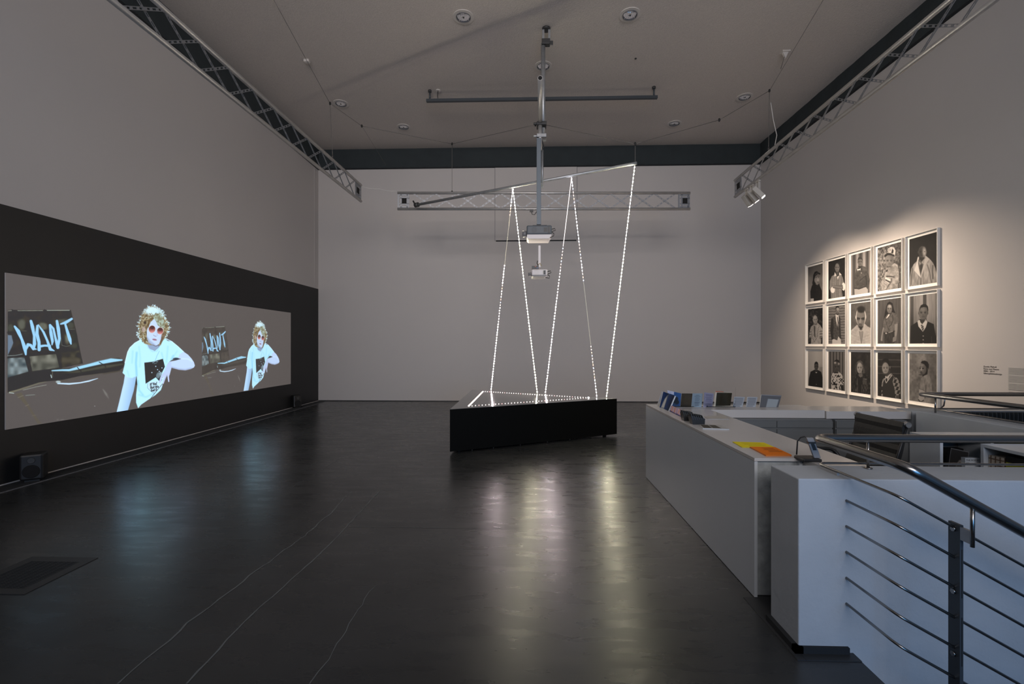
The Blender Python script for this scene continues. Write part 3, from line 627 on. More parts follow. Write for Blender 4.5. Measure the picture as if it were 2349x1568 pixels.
# suspended track bar
a = atZ(986, 207, ZC); c = atZ(1500, 199, ZC); e = empty('suspended_bar', ((a.x+c.x)/2, (a.y+c.y)/2, ZC-.2), 'long dark grey bar hung just below the ceiling on two short rods', 'ceiling bar')
zB = ZC-.215; d = (c-a).normalized()
MB().bar(Vector((a.x, a.y, zB))-d*.07, Vector((c.x, c.y, zB))+d*.07, d.cross(up)*.03, up*.028).build('bar', 'postgrey', e)
for q in (a, c):
    h = MB().cyl((q.x, q.y, zB+.025), (q.x, q.y, ZC-.0), .017, 10); h.build('hanging_rod', 'postgrey', e); MB().cyl((q.x, q.y, ZC-.04), (q.x, q.y, ZC-.0005), .035, 12).build('rod_flange', 'dark', e)
q = a+d*.17; MB().tube([(q.x, q.y, ZC-.02), (q.x-.01, q.y, ZC-.1), (q.x, q.y, zB+.02)], .008, 6).build('feed_cable', 'bcable', e); MB().cyl((q.x, q.y, ZC-.02), (q.x, q.y, ZC-.0005), .05, 14).build('cable_socket', 'ring', e)

# ================================================================ MAST AND PROJECTORS
mx = atZ(1253, 65, ZC); P0 = Vector((mx.x, mx.y, 0)); my = mx.y
e = empty('projector_mast', (mx.x, mx.y, ZC), 'vertical steel mast of clamped pipes hanging from the ceiling in the room centre', 'mast')
def X_at(px, py, Y): return atY(px, py, Y)
def zy(py, Y): return atY(1240, py, Y).z
MB().cyl((mx.x, my, ZC-.03), (mx.x, my, ZC-.0005), .07, 18).build('ceiling_flange', 'dark', e)
b = MB()
for q in (-.05, .05): b.box(mx.x+q-.018, mx.x+q+.018, my-.02, my+.02, zy(104, my), ZC-.03)
b.build('ceiling_brackets', 'galv', e)
cp = MB().box(mx.x-.075, mx.x+.06, my-.07, my+.03, zy(106, my), zy(94, my)); cp.box(mx.x+.05, mx.x+.11, my-.05, my-.04, zy(108, my), zy(98, my)); cp.build('upper_clamp', 'dark', e, bevel=.006)
xb = X_at(1246, 200, my).x
MB().cyl((xb, my, zy(318, my)), (xb, my, zy(100, my)), .036, 18).build('long_pipe', 'galv', e)
xa = X_at(1239, 250, my-.09).x
MB().cyl((xa, my-.09, zy(345, my-.09)), (xa, my-.09, zy(283, my-.09)), .034, 18).build('short_pipe', 'alu', e)
h0 = Vector((xa, my-.02, zy(287, my))); h1 = pt(1239, 180, 6.3); h1.z = h0.z
MB().cyl(h0, h1, .034, 20).build('horizontal_pipe', 'alu', e, label='shiny horizontal pipe pointing at the viewer')
dh = (h1-h0).normalized(); MB().cyl(h1-dh*.05, h1+dh*.001, .029, 20).build('pipe_opening', 'holeblk', e)
for zz, nm in ((287, 'pipe_clamp'), (315, 'pipe_clamp')):
    z = zy(zz, my-.05)
    b = MB().box(xa-.055, xb+.05, my-.14, my+.05, z-.028, z+.028); b.cyl((xa-.11, my-.1, z), (xa-.05, my-.1, z), .02, 10); b.build(nm, 'dark' if zz == 287 else 'galv', e, bevel=.008)
xs = X_at(1236, 420, my-.09).x; zsb = zy(516, my-.09)
MB().box(xs-.036, xs+.036, my-.126, my-.054, zsb, zy(318, my-.09)).build('square_tube', 'squaretube', e, bevel=.004)
xr = X_at(1244, 390, my).x
MB().cyl((xr, my-.02, zy(432, my)), (xr, my-.02, zy(345, my)), .018, 12).build('side_rod', 'galv', e)
MB().tube([(xr, my-.02, zy(345, my)), (xr+.02, my-.02, zy(338, my)), (xr-.01, my-.03, zy(322, my))], .01, 8).build('hook_strap', 'bcable', e)
MB().tube([(xs-.03, my-.1, zy(488, my)), (xs-.07, my-.1, zy(496, my)), (xs-.11, my-.1, zy(495, my)), (xs-.12, my-.1, zy(487, my))], .006, 6).build('dangling_plug_cable', 'bcable', e)
MB().box(xs-.15, xs-.09, my-.115, my-.09, zy(490, my), zy(484, my)).build('plug', 'blk', e)
def projector(x0, x1, ztop, zmid, zbot, lensx, label, up_m, low_m, dn):
    yc = my-.09; e = empty('projector', ((x0+x1)/2, yc, zbot), label, 'projector', 'video projectors on the mast'); w_ = x1-x0
    b = MB().box(x0, x1, yc-.17, yc+.17, zmid, ztop); b.build('housing', up_m, e, bevel=.02)
    b = MB(); pr = [(x0+.01, zmid), (x1, zmid), (x1-.045, zbot), (x0+.03, zbot), (x0+.0, zbot+.35*(zmid-zbot))]
    b.prism([(x, yc-.165, z) for x, z in pr], (0, .33, 0)).build('base_cover', low_m, e, bevel=.003)
    MB().cyl((x0+.01, yc-.03, (ztop+zbot)/2), (lensx, yc-.03, (ztop+zbot)/2), .052*dn, 20).build('lens_barrel', 'grey', e)
    MB().cyl((lensx-.002, yc-.03, (ztop+zbot)/2), (lensx+.0, yc-.03, (ztop+zbot)/2), .036*dn, 20).build('lens_glass', 'blk', e)
    hz = (ztop+zmid)/2
    g_ = 'dark' if up_m == 'projg' else 'ring'
    b = MB()
    for r in (.018, .030, .042): b.ring((0, 0, 0), r-.003, r, -.003, .003, 20)
    b.v = [(x0+w_*.30+v[0], yc-.171+v[2]*.4, hz+v[1]) for v in b.v]; b.build('fan_vent', g_, e)
    MB().box(x1-.065, x1-.03, yc-.173, yc-.168, hz-.055*dn, hz+.05*dn).build('connector_panel', 'dark', e)
    MB().box(x0+w_*.68, x0+w_*.82, yc-.1725, yc-.168, hz-.035*dn, hz+.035*dn).build('side_grille', g_, e)
    MB().tube([(x1-.01, yc-.1, hz+.02), (x1+.05, yc-.12, hz+.03), (x1+.06, yc-.12, hz-.0), (x1, yc-.12, hz-.02)], .006, 6).build('cable_loop', 'bcable', e)
    MB().tube([(x1-.01, yc-.1, hz-.02), (x1+.035, yc-.12, hz-.05), (x1+.03, yc-.12, hz-.09), (x1-.03, yc-.12, hz-.12*dn)], .006, 6).build('power_lead', 'bcable', e)
    return e
f = lambda px: X_at(px, 540, my-.26).x
zf = lambda py: zy(py, my-.26)
e1_ = projector(f(1208), f(1266), zf(516), zf(537), zf(547), f(1198), 'larger projector, grey top and white underside, upper of the two on the mast', 'projg', 'projw', 1)
MB().box(xs-.10, xs+.13, my-.16, my-.02, zf(516), zf(512)).build('mount_plate', 'blk', e1_)
e2_ = projector(f(1219.5), f(1256), zf(617), zf(631.5), zf(633.5), f(1212), 'smaller white projector, lower of the two, below the stem', 'projw', 'grey', .62)
MB().box(f(1220), f(1236), my-.2, my-.1, zf(616), zf(608)).build('black_receiver', 'blk', e2_)
MB().box(f(1231), f(1235), my-.203, my-.199, zf(613.5), zf(612)).build('blue_socket', 'blue', e2_)
MB().box(f(1227), f(1230), my-.203, my-.199, zf(610), zf(608.6)).build('red_indicator', 'redled', e2_)
xst = X_at(1237.5, 580, my-.09).x
e = empty('extension_tube', (xst, my-.09, zf(610)), 'thin pale stem linking the upper projector to the lower one', 'mount stem')
MB().box(xst-.018, xst+.018, my-.108, my-.072, zf(609), zf(558)).build('tube', 'projw', e)
MB().tube([(xst-.02, my-.12, zf(606)), (xst-.04, my-.12, zf(600)), (xst-.03, my-.12, zf(594))], .007, 6).build('cable', 'bcable', e)
MB().tube([(xst-.03, my-.12, zf(604)), (xst+.01, my-.13, zf(600)), (xst+.03, my-.13, zf(606))], .004, 6).build('yellow_wire', mat('yellow_wire', (.4, .28, .04), .5), e)

# ================================================================ SLANTED TUBE AND LIGHT STRIPS
pl = pt(955, 470, 8.97); pr_ = pt(1461, 374.5, 6.91); pr_.z = pl.z = 4.217
MB().cyl(pl, pr_, .024, 16).build('slanted_tube', 'galv', label='long straight metal tube crossing the mast and carrying the light strips', cat='tube')
e = empty('tube_end_clamp', tuple(pl), 'small dark clamp closing the low left end of the slanted tube', 'clamp'); dd = (pr_-pl).normalized()
MB().cyl(pl-dd*.03, pl+dd*.05, .045, 12).cyl(pl-dd*.02-up*.0, pl-dd*.02+up*.09-dd*.06, .015, 8).build('clamp_body', 'dark', e)
def on_tube(px):
    best = min(((abs(proj(*tuple(pl.lerp(pr_, t/400)))[0]-px), t/400) for t in range(401)))[1]; return pl.lerp(pr_, best)-up*.026
T1, T2, T3 = on_tube(1177), on_tube(1311), on_tube(1456.5)
# plinth
PT = .62; PG = .035
Apl = atZ(1032, 938, PT); Bpl = atZ(1415, 913.5, PT); Cpl = atZ(1083, 893.5, PT)
e = empty('plinth', tuple(((Apl+Bpl+Cpl)/3).xy)+(0,), 'low black triangular plinth with glossy top raised just off the floor', 'plinth')
MB().prism([Vector((q.x, q.y, PG)) for q in (Apl, Bpl, Cpl)], (0, 0, PT-PG-.006)).build('side_panels', 'blackgloss', e)
M['plinthtop'] = mat('glossy_grey_top', (.10, .10, .10), .10, spec=.8, noise=(3, .9, 1.1))
MB().prism([Vector((q.x, q.y, PT-.006)) for q in (Apl, Bpl, Cpl)], (0, 0, .006)).build('top_plate', 'plinthtop', e)
cen = (Apl+Bpl+Cpl)/3
for q in (Apl, Bpl, Cpl): 
    k = q.lerp(cen, .12); MB().cyl((k.x, k.y, 0), (k.x, k.y, PG), .03, 12).build('foot', 'blk', e)
for t in (.1, .22, .38, .55, .7, .85):
    k = Apl.lerp(Bpl, t).lerp(cen, .05); MB().cyl((k.x, k.y, 0), (k.x, k.y, PG), .012, 8).build('foot', 'blk', e)
def ledmesh(r):
    me = bpy.data.meshes.new('led'); v = [(r,0,0),(-r,0,0),(0,r,0),(0,-r,0),(0,0,r),(0,0,-r)]
    h = r*.62; v += [(sx*h, sy*h, sz*h) for sx in (1,-1) for sy in (1,-1) for sz in (1,-1)]
    # hull faces
    idx = {}
    fs = []
    for sx in (1,-1):
        for sy in (1,-1):
            for sz in (1,-1):
                c = 6+[(a,b,c) for a in (1,-1) for b in (1,-1) for c in (1,-1)].index((sx,sy,sz))
                X_, Y_, Z_ = (0 if sx > 0 else 1), (2 if sy > 0 else 3), (4 if sz > 0 else 5)
                fs += [(X_, Y_, c), (Y_, Z_, c), (Z_, X_, c)]
    me.from_pydata(v, [], fs); me.update(); return me
LM = {}
def put_led(p, kind, parent, r, name='led'):
    key = (kind, r)
    if key not in LM: LM[key] = ledmesh(r); LM[key].materials.append(M[kind])
    o = bpy.data.objects.new(name, LM[key]); off = Vector(p); q = parent
    while q is not None: off -= q.location; q = q.parent
    o.location = off; o.parent = parent; COL.objects.link(o)
i0, i1, i2 = atZ(1075, 931, PT), atZ(1108, 897.5, PT), atZ(1350, 912, PT)
MB().bar(i0+up*.002, i1+up*.002, (i1-i0).normalized().cross(up)*.009, up*.003).build('light_bar', 'led_bar', e)
for q0, q1, n in ((i1, i2, 44), (i0, i2, 40)):
    for k in range(1, n+1): put_led(q0.lerp(q1, k/n)+up*.003, 'led_plinth_red' if k%7 == 3 else 'led_plinth', e, .0045)
put_led(i2+up*.004, 'led_mid', e, .012)
# strips
def strip(Tp, bpx, bpy_, prof, label, n=None):
    Bp = atZ(bpx, bpy_, PT+.002); e = empty('light_strip', tuple(Bp), label, 'light strip', 'LED strips stretched from the plinth to the slanted tube')
    L = (Tp-Bp).length; d = (Tp-Bp).normalized(); sd = d.cross(Vector((0, 1, 0))).normalized()
    MB().bar(Bp, Tp, sd*.0055, d.cross(sd)*.0015).build('strip_band', 'ledoff', e)
    n = int(L/.052)
    for i in range(n):
        p = Bp.lerp(Tp, (i+.5)/n); y = proj(*p)[1]
        for y0, y1, kind in prof:
            if y0 <= y < y1:
                if kind == 'line' or kind == 'dimline': pass
                elif kind == 'mix': put_led(p-Vector((0,.004,0)), ['led_faint', 'led_blue', 'led_orange', 'led_faint'][i%4], e, .0055)
                else: put_led(p-Vector((0,.004,0)), kind, e, .0065 if kind in ('led_white', 'led_yellow') else .0055)
                break
    for y0, y1, kind in prof:
        if kind in ('line', 'dimline'):
            pts = [Bp.lerp(Tp, k/400) for k in range(401)]; s_ = [q for q in pts if y0 <= proj(*q)[1] < y1]
            MB().bar(s_[0]-Vector((0,.004,0)), s_[-1]-Vector((0,.004,0)), sd*.0035, d.cross(sd)*.001).build('lit_edge', 'ledlit' if kind == 'line' else 'leddim', e)
    return e
strip(T1, 1126.5, 894.5, [(430,476,'led_cool'),(476,494,'led_orange'),(494,560,'dimline'),(560,608,'dimline'),(608,650,'led_white'),(650,666,'mix'),(666,681,'led_mid'),(681,700,'mix'),(700,740,'led_mid'),(740,900,'led_white')], 'leftmost hanging light strip, unlit in its upper third, glowing pink white below')
strip(T1, 1232.5, 901.5, [(430,560,'led_yellow'),(560,900,'led_yellow')], 'yellowish light strip sloping right from the left hand peak, lit all along')
strip(T2, 1251, 901.5, [(405,565,'line'),(565,618,'mix'),(618,680,'led_mid'),(680,905,'led_white')], 'brightest pink white light strip sloping left from the middle peak')
strip(T2, 1369, 910, [(405,432,'led_cool'),(432,478,'mix'),(478,560,'led_cool'),(560,592,'mix'),(592,626,'led_cool'),(626,645,'mix'),(645,790,'dimline'),(790,868,'mix'),(868,912,'led_cool')], 'dimmest light strip sloping right from the middle peak, lit only in short runs')
strip(T3, 1391, 911, [(375,640,'led_yellow'),(640,690,'led_yellow'),(690,915,'led_yellow')], 'yellowish rightmost light strip hanging from the high end of the tube')

# ================================================================ FRAMED PORTRAITS
FX = XR-.045
def Ywall(px): return atX(px, 700, FX).y
yl = [Ywall(v) for v in (1846.5, 1892.6, 1943.5, 2003.5, 2075)]; yr = [Ywall(v) for v in (1887.7, 1939.2, 1997.7, 2068, 2150)]
fw = sum(a-b for a, b in zip(yl, yr))/5; pitch = (yl[0]-yl[4])/4; yc0 = sum((a+b)/2 for a, b in zip(yl, yr))/5
yE = yr[4]; zz = lambda py: atX(2150, py, FX).z
ztops = [zz(521.5), zz(662.5), zz(803)]; fh = ((zz(521.5)-zz(657))+(zz(662.5)-zz(795.5))+(zz(803)-zz(934)))/3
def tn(v): return (v, v*.93, v*.86)
def torso(P, pts, c): P.poly(pts, c, soft=1.1)
def face(P, cx, cy, rx, ry, t, hair=None, light=0, ear=True):
    sk = tn(t)
    if ear:
        P.ell(cx-rx*1.0, cy+ry*.05, rx*.16, ry*.2, tn(t*.9)); P.ell(cx+rx*1.0, cy+ry*.05, rx*.16, ry*.2, tn(t*.8))
    P.ell(cx, cy, rx, ry, sk); P.ell(cx+rx*.35*light, cy, rx*.7, ry*.9, tn(min(240, t*1.2)), soft=4, a=.55)
    for q in (-.42, .42):
        P.ell(cx+rx*q, cy-ry*.03, rx*.22, ry*.075, tn(t*.62), soft=1.6); P.ell(cx+rx*q, cy-ry*.02, rx*.10, ry*.05, tn(t*.36), soft=1)
        P.line([(cx+rx*(q-.24*np.sign(q)), cy-ry*.19), (cx+rx*(q+.02), cy-ry*.22), (cx+rx*(q+.24*np.sign(q)), cy-ry*.17)], ry*.05, tn(t*.62), soft=1.4)
    P.line([(cx+rx*.02, cy), (cx+rx*.04, cy+ry*.26)], rx*.16, tn(min(235, t*1.16)), soft=2); P.line([(cx-rx*.16, cy+ry*.31), (cx+rx*.18, cy+ry*.31)], ry*.05, tn(t*.66), soft=1.5)
    P.ell(cx, cy+ry*.55, rx*.30, ry*.055, tn(t*.62), soft=1.4); P.ell(cx, cy+ry*.63, rx*.24, ry*.05, tn(t*1.08), soft=1.5)
    P.ell(cx, cy+ry*1.02, rx*.55, ry*.10, tn(t*.55), soft=3, a=.6)
    if hair is not None: P.poly([(cx-rx*1.05, cy-ry*.1), (cx-rx*1.1, cy-ry*.55), (cx-rx*.75, cy-ry*1.05), (cx, cy-ry*1.25), (cx+rx*.75, cy-ry*1.05), (cx+rx*1.1, cy-ry*.55), (cx+rx*1.05, cy-ry*.1), (cx+rx*.85, cy-ry*.55), (cx, cy-ry*.68), (cx-rx*.85, cy-ry*.55)], tn(hair))
def bgn(lo, hi, sx, sy, sd=0):
    return lambda X, Y: np.outer(lo+(hi-lo)*(.6*vnoise(X/sx, Y/sy, sd)+.4*vnoise(X/sx*2.7, Y/sy*2.7, sd+1)), (1, .93, .86))
ALL = [(-999,-999),(9999,-999),(9999,9999),(-999,9999)]
Z1, Z2, Z3, Z4, Z5, Z6 = (1840,540,9.225), (1990,510,8.711), (1840,680,13.07), (1990,660,11.2), (1840,795,12.06), (1990,795,10.81)
def p00(P):
    P.frame(*Z1); P.poly(ALL, lambda X, Y: np.outer(np.clip(95+(Y-600)*.07+30*vnoise(X/110, Y/130), 70, 200), (1,.92,.86)))
    P.poly([(205,900),(180,1000),(200,1100),(250,1050),(260,930)], tn(48)); P.ell(275,935,52,78,tn(150)); P.ell(300,940,26,60,tn(190),soft=3,a=.6)
    P.ell(262,885,10,8,tn(50)); P.ell(305,890,9,8,tn(50)); P.line([(268,862),(320,866)],8,tn(62)); P.ell(300,985,18,9,tn(80))
    P.poly([(195,930),(200,840),(230,770),(275,750),(320,785),(350,795),(345,830),(300,812),(250,850),(225,920)], tn(40)); P.line([(240,830),(275,800),(300,790)],7,tn(120))
    torso(P, [(215,990),(260,1040),(300,1050),(322,1010),(345,1080),(385,1170),(385,1375),(215,1400),(205,1330),(145,1330),(140,1180),(170,1070)], bgn(28,62,30,50,3)); P.poly([(148,1338),(212,1330),(208,1400),(150,1408)], tn(205))
    P.line([(320,1020),(290,1060),(265,1040)],7,tn(72))
def p01(P):
    P.frame(*Z1); P.poly(ALL, bgn(34,66,70,90,5))
    torso(P, [(640,830),(700,800),(790,820),(825,900),(845,1000),(870,1080),(800,1130),(820,1300),(575,1340),(570,1200),(540,1120),(548,960),(590,860)], lambda X, Y: np.outer(95+60*(np.sin(X*.32)>0)+15*vnoise(X/20, Y/20), (1,.93,.86)))
    P.poly([(685,790),(750,800),(712,945),(690,870)], tn(85)); P.poly([(655,770),(690,850),(640,862)], tn(225)); P.poly([(745,770),(798,830),(750,840)], tn(225)); P.poly([(700,870),(748,850),(712,940)], tn(225))
    P.ell(610,1150,45,65,tn(235)); P.ell(838,1080,36,85,tn(235)); P.poly([(615,1060),(820,1040),(830,1130),(700,1130),(610,1110)], tn(120)); P.line([(620,1075),(800,1100)],14,tn(160),soft=2)
    P.poly([(675,740),(740,740),(730,820),(700,840),(680,800)], tn(95)); face(P,703,680,46,92,128,None,1)
def p02(P):
    P.frame(*Z1); P.poly(ALL, lambda X, Y: np.outer(120+45*np.sin(X*.045+1)+18*vnoise(X/12, Y/300), (1,.92,.88)))
    torso(P, [(1120,690),(1230,640),(1310,665),(1360,800),(1392,930),(1370,1120),(1300,1090),(1150,1135),(1075,1110),(1060,950),(1085,800)], bgn(70,112,60,60,7))
    P.line([(1310,850),(1240,900),(1180,960)],10,tn(52),soft=2); P.line([(1310,860),(1325,1040)],12,tn(48),soft=2)
    P.poly([(1065,1130),(1160,1140),(1310,1090),(1350,1140),(1350,1230),(1070,1260)], lambda X, Y: np.outer(175+25*(np.sin(X*.2)*np.sin(Y*.2)), (1,.94,.88)))
    P.line([(1075,1115),(1160,1132),(1310,1075)],12,tn(45)); P.poly([(1145,640),(1225,640),(1200,700),(1160,700)], tn(60)); face(P,1187,560,48,92,118,78,1)
    P.poly([(1125,700),(1160,715),(1195,690),(1192,740),(1160,725),(1135,752)], tn(235)); P.ell(1213,792,8,8,tn(220))
def p03(P):
    P.frame(*Z2); P.poly(ALL, lambda X, Y: np.outer(44+(90*vnoise(X/26, Y/40, 3)+70*vnoise(X/9, Y/15, 5))*(1-np.clip((X-430)/300,0,1)*.6), (1,.93,.86)))
    torso(P, [(500,810),(560,850),(585,980),(580,1180),(560,1320),(230,1360),(215,1220),(270,1130),(330,960),(400,870)], bgn(120,205,60,70,9))
    P.line([(340,1080),(400,1075),(490,1090)],16,tn(52),soft=2); P.poly([(320,1090),(440,1150),(400,1230),(300,1160)], tn(215)); P.poly([(320,1130),(420,1180),(400,1210),(305,1155)], tn(95)); P.line([(440,1130),(420,1200),(330,1330)],16,tn(75),soft=3)
    P.poly([(230,1200),(300,1170),(370,1230),(340,1330),(250,1350)], bgn(120,200,20,20,2)); P.ell(345,965,14,24,tn(40),rot=.6)
    P.poly([(340,820),(480,760),(470,830),(390,880)], tn(82)); face(P,395,770,82,112,128,None,-1,False); P.ell(455,720,30,70,tn(110),soft=4,a=.6)
    P.poly([(345,600),(370,520),(430,485),(490,500),(520,560),(505,650),(470,650),(400,620)], tn(215)); P.poly([(455,520),(480,560),(470,620),(430,610)], tn(62)); P.poly([(355,560),(375,580),(360,610)], tn(62)); P.ell(400,550,26,26,tn(120),a=.7); P.ell(400,550,16,16,tn(200))
    P.poly([(290,690),(300,640),(350,605),(420,615),(490,640),(495,685),(430,655),(370,650),(320,690)], tn(56)); P.line([(305,640),(350,605),(420,610),(480,640)],12,tn(150))
def p04(P):
    P.frame(*Z2); P.poly(ALL, bgn(36,50,60,80,2))
    torso(P, [(965,680),(1110,655),(1190,720),(1260,800),(1310,910),(1350,1060),(1360,1210),(790,1290),(800,1100),(830,920),(880,830),(940,770)], bgn(125,200,26,150,4))
    P.poly([(965,720),(1090,720),(1080,860),(1020,1060),(975,900)], tn(105)); P.poly([(1005,840),(1050,840),(1055,900),(1022,1030),(1005,920)], tn(72))
    P.poly([(960,690),(985,700),(960,800),(1015,1100),(890,960),(940,790)], tn(218)); P.poly([(1110,660),(1190,730),(1120,830),(1020,1110),(1030,1000),(1090,780)], tn(190)); P.line([(1022,1110),(1020,1250)],12,tn(70),soft=2)
    P.line([(1260,860),(1250,1000),(1260,1120)],20,tn(82),soft=3); P.line([(1150,850),(1200,1010),(1230,1200)],12,tn(92),soft=3); P.line([(850,920),(840,1080),(830,1240)],12,tn(95),soft=3)
    P.poly([(985,680),(1105,660),(1085,740),(1030,775),(990,730)], tn(60)); face(P,1050,590,80,118,92,None,1); P.ell(1088,590,34,84,tn(205),soft=4,a=.75)
    P.ell(1098,584,9,7,tn(60)); P.ell(1018,610,34,80,tn(48),soft=6,a=.4)
    P.poly([(1035,800),(1085,720),(1080,850)], tn(165)); P.poly([(960,760),(1030,810),(1000,860)], tn(150))
def p10(P):
    P.frame(*Z3); P.poly(ALL, lambda X, Y: np.outer(28+55*(vnoise(X/28, Y/38, 6)>.62), (1,.93,.86)))
    torso(P, [(300,840),(350,820),(420,790),(500,860),(560,980),(590,1200),(520,1240),(510,1420),(215,1425),(220,1240),(160,1240),(170,1060),(220,900)], bgn(150,195,50,50,2))
    P.poly([(300,850),(345,900),(350,1240),(310,1180),(295,960)], tn(100)); P.line([(250,900),(245,1150),(310,1370),(400,1220),(440,960),(460,880)],20,lambda X, Y: np.outer(90+90*(np.sin(Y*.14)>0),(1,.93,.86)))
    for y in (1040,1120,1200,1240): P.line([(165,y+20),(225,y+15)],14,tn(40)); P.line([(480,y),(580,y-10)],14,tn(40))
    P.poly([(500,1260),(590,1240),(520,1380)], tn(100)); P.poly([(305,780),(410,760),(400,840),(350,860),(310,830)], tn(130)); face(P,345,690,68,130,150,None,-1); P.ell(325,640,50,90,tn(185),soft=5,a=.5); P.line([(300,700),(330,705),(360,690)],10,tn(80))
def p11(P):
    P.frame(*Z3); P.poly(ALL, lambda X, Y: np.outer(np.where(np.mod(Y+X*.06, 82)<16, 62, 120+20*vnoise(X/60, Y/30)), (1,.93,.88)))
    torso(P, [(950,560),(1060,570),(1090,650),(1105,900),(1110,1260),(1000,1310),(840,1300),(790,1020),(830,660),(890,600)], bgn(66,112,30,30,5))
    torso(P, [(820,650),(880,660),(890,900),(870,1100),(890,1280),(830,1300),(790,1000)], tn(58)); P.line([(1075,640),(1060,900),(1100,1250)],30,tn(60),soft=2)
    P.poly([(850,1290),(900,1270),(1000,1310),(1030,1190),(1105,1280),(1115,1420),(850,1425)], tn(205)); P.poly([(945,530),(1040,560),(1045,850),(1020,990),(960,700)], tn(215)); P.line([(1005,610),(1025,780),(1012,980)],[16,26,22],tn(50))
    P.poly([(960,450),(1045,450),(1045,520),(1010,560),(975,530)], tn(62)); face(P,1005,410,55,108,118,38,1); P.ell(1020,370,28,40,tn(225),soft=5,a=.7)
def p12(P):
    P.frame(*Z3); P.poly(ALL, bgn(88,118,120,140,8))
    torso(P, [(1590,840),(1700,1000),(1810,800),(1900,890),(2030,950),(2040,1440),(1400,1440),(1400,1020),(1500,930)], bgn(165,200,90,90,3))
    for k in range(5):
        P.line([(1400,1060+90*k),(1680,1190+90*k)],4,tn(212)); P.line([(2030,1060+90*k),(1760,1180+90*k)],4,tn(212))
    P.poly([(1610,860),(1700,1000),(1790,840),(1770,1060),(1730,1430),(1690,1200),(1650,1060)], tn(150)); P.poly([(1630,880),(1770,880),(1710,1010)], tn(38)); P.line([(1612,870),(1640,1010),(1700,1030),(1770,1010),(1810,830)],14,tn(205)); P.line([(1660,1060),(1715,1420),(1770,1060)],7,tn(90))
    P.ell(1705,600,148,290,tn(222)); P.ell(1705,610,128,290,tn(120),soft=2); P.ell(1640,560,60,170,tn(150),soft=8,a=.6); P.ell(1700,700,100,190,tn(125),soft=6,a=.8)
    P.ell(1712,385,118,98,tn(48),soft=4); P.ell(1555,620,14,50,tn(215)); P.ell(1850,610,12,50,tn(205))
    for sx in (-1,1): P.ell(1700+sx*62,668,44,30,tn(44),soft=2); P.line([(1700+sx*22,655),(1700+sx*100,632)],22,tn(40)); P.ell(1700+sx*60,672,10,8,tn(170))
    P.line([(1695,680),(1680,790)],30,tn(168),soft=5); P.line([(1650,808),(1720,808)],12,tn(62)); P.line([(1645,845),(1690,838),(1735,850)],22,tn(76)); P.ell(1690,905,60,28,tn(70),soft=4,a=.7)
def p13(P):
    P.frame(*Z4); P.poly(ALL, lambda X, Y: np.outer(88+16*vnoise(X/14, Y/200)-26*(np.mod(X, 84)<7), (1,.93,.89)))
    P.poly([(500,355),(580,400),(610,520),(660,640),(600,660),(440,700),(370,800),(390,640),(440,440)], tn(44))
    torso(P, [(440,690),(560,620),(630,640),(700,690),(740,790),(750,890),(640,940),(620,1110),(370,1150),(350,1000),(370,820)], bgn(92,130,50,60,3))
    P.line([(590,700),(600,830),(560,940),(500,990)],12,tn(62),soft=2); P.line([(430,880),(450,980),(500,1090)],10,tn(66),soft=2); P.poly([(430,770),(490,670),(520,690),(440,800)], tn(222)); P.line([(560,640),(500,730),(410,830)],10,tn(50))
    P.poly([(640,940),(720,910),(715,1060),(690,1260),(680,1350),(590,1400),(600,1300),(640,1200)], tn(150)); P.poly([(345,1010),(370,1030),(340,1200),(330,1370),(285,1350),(300,1240)], tn(150))
    P.poly([(370,1150),(640,1100),(640,1430),(390,1430)], bgn(48,90,30,60,2)); P.line([(370,1160),(640,1110)],26,tn(60)); P.ell(425,1165,22,18,tn(190)); P.line([(490,1145),(590,1115)],22,tn(150)); P.poly([(600,1270),(690,1230),(680,1350),(590,1400)], tn(135))
    P.poly([(460,600),(560,600),(540,650),(490,660)], tn(62)); face(P,510,540,66,112,120,None,0,False); P.ell(520,470,45,40,tn(205),soft=5,a=.6); P.poly([(440,500),(460,430),(510,410),(570,430),(590,560),(620,560),(590,400),(520,350),(455,390)], tn(40))
def p14(P):
    P.frame(*Z4); P.poly(ALL, lambda X, Y: np.outer(np.clip(np.array([148,88,140,150,160,82,158,150,150,84])[np.clip(((X-960)/82).astype(int),0,9)]-np.clip((Y-500)*.05,0,40)+16*vnoise(X/12, Y/240),50,220), (1,.93,.88)))
    torso(P, [(1220,870),(1270,800),(1430,800),(1480,860),(1640,930),(1670,1100),(1720,1430),(1060,1430),(1055,980)], tn(40))
    P.poly([(1270,810),(1225,860),(1250,990),(1365,1130),(1440,1010),(1480,870),(1430,800),(1350,930)], tn(205)); P.poly([(1280,800),(1425,800),(1400,870),(1345,930),(1300,880)], tn(70)); P.poly([(1310,950),(1350,945),(1390,1000),(1385,1080),(1370,1125),(1340,1080)], lambda X, Y: np.outer(60+80*(np.sin((X+Y)*.09)>0),(1,.93,.86)))
    for y in (1235,1333,1422): P.ell(1372,y,16,13,tn(175))
    P.line([(1580,1250),(1590,1400)],8,tn(100)); face(P,1372,640,112,186,108,None,-1); P.ell(1370,560,60,60,tn(150),soft=6,a=.5)
    P.poly([(1270,600),(1280,520),(1310,450),(1370,415),(1450,425),(1495,480),(1505,560),(1495,640),(1475,560),(1455,500),(1390,490),(1310,510)], tn(34))
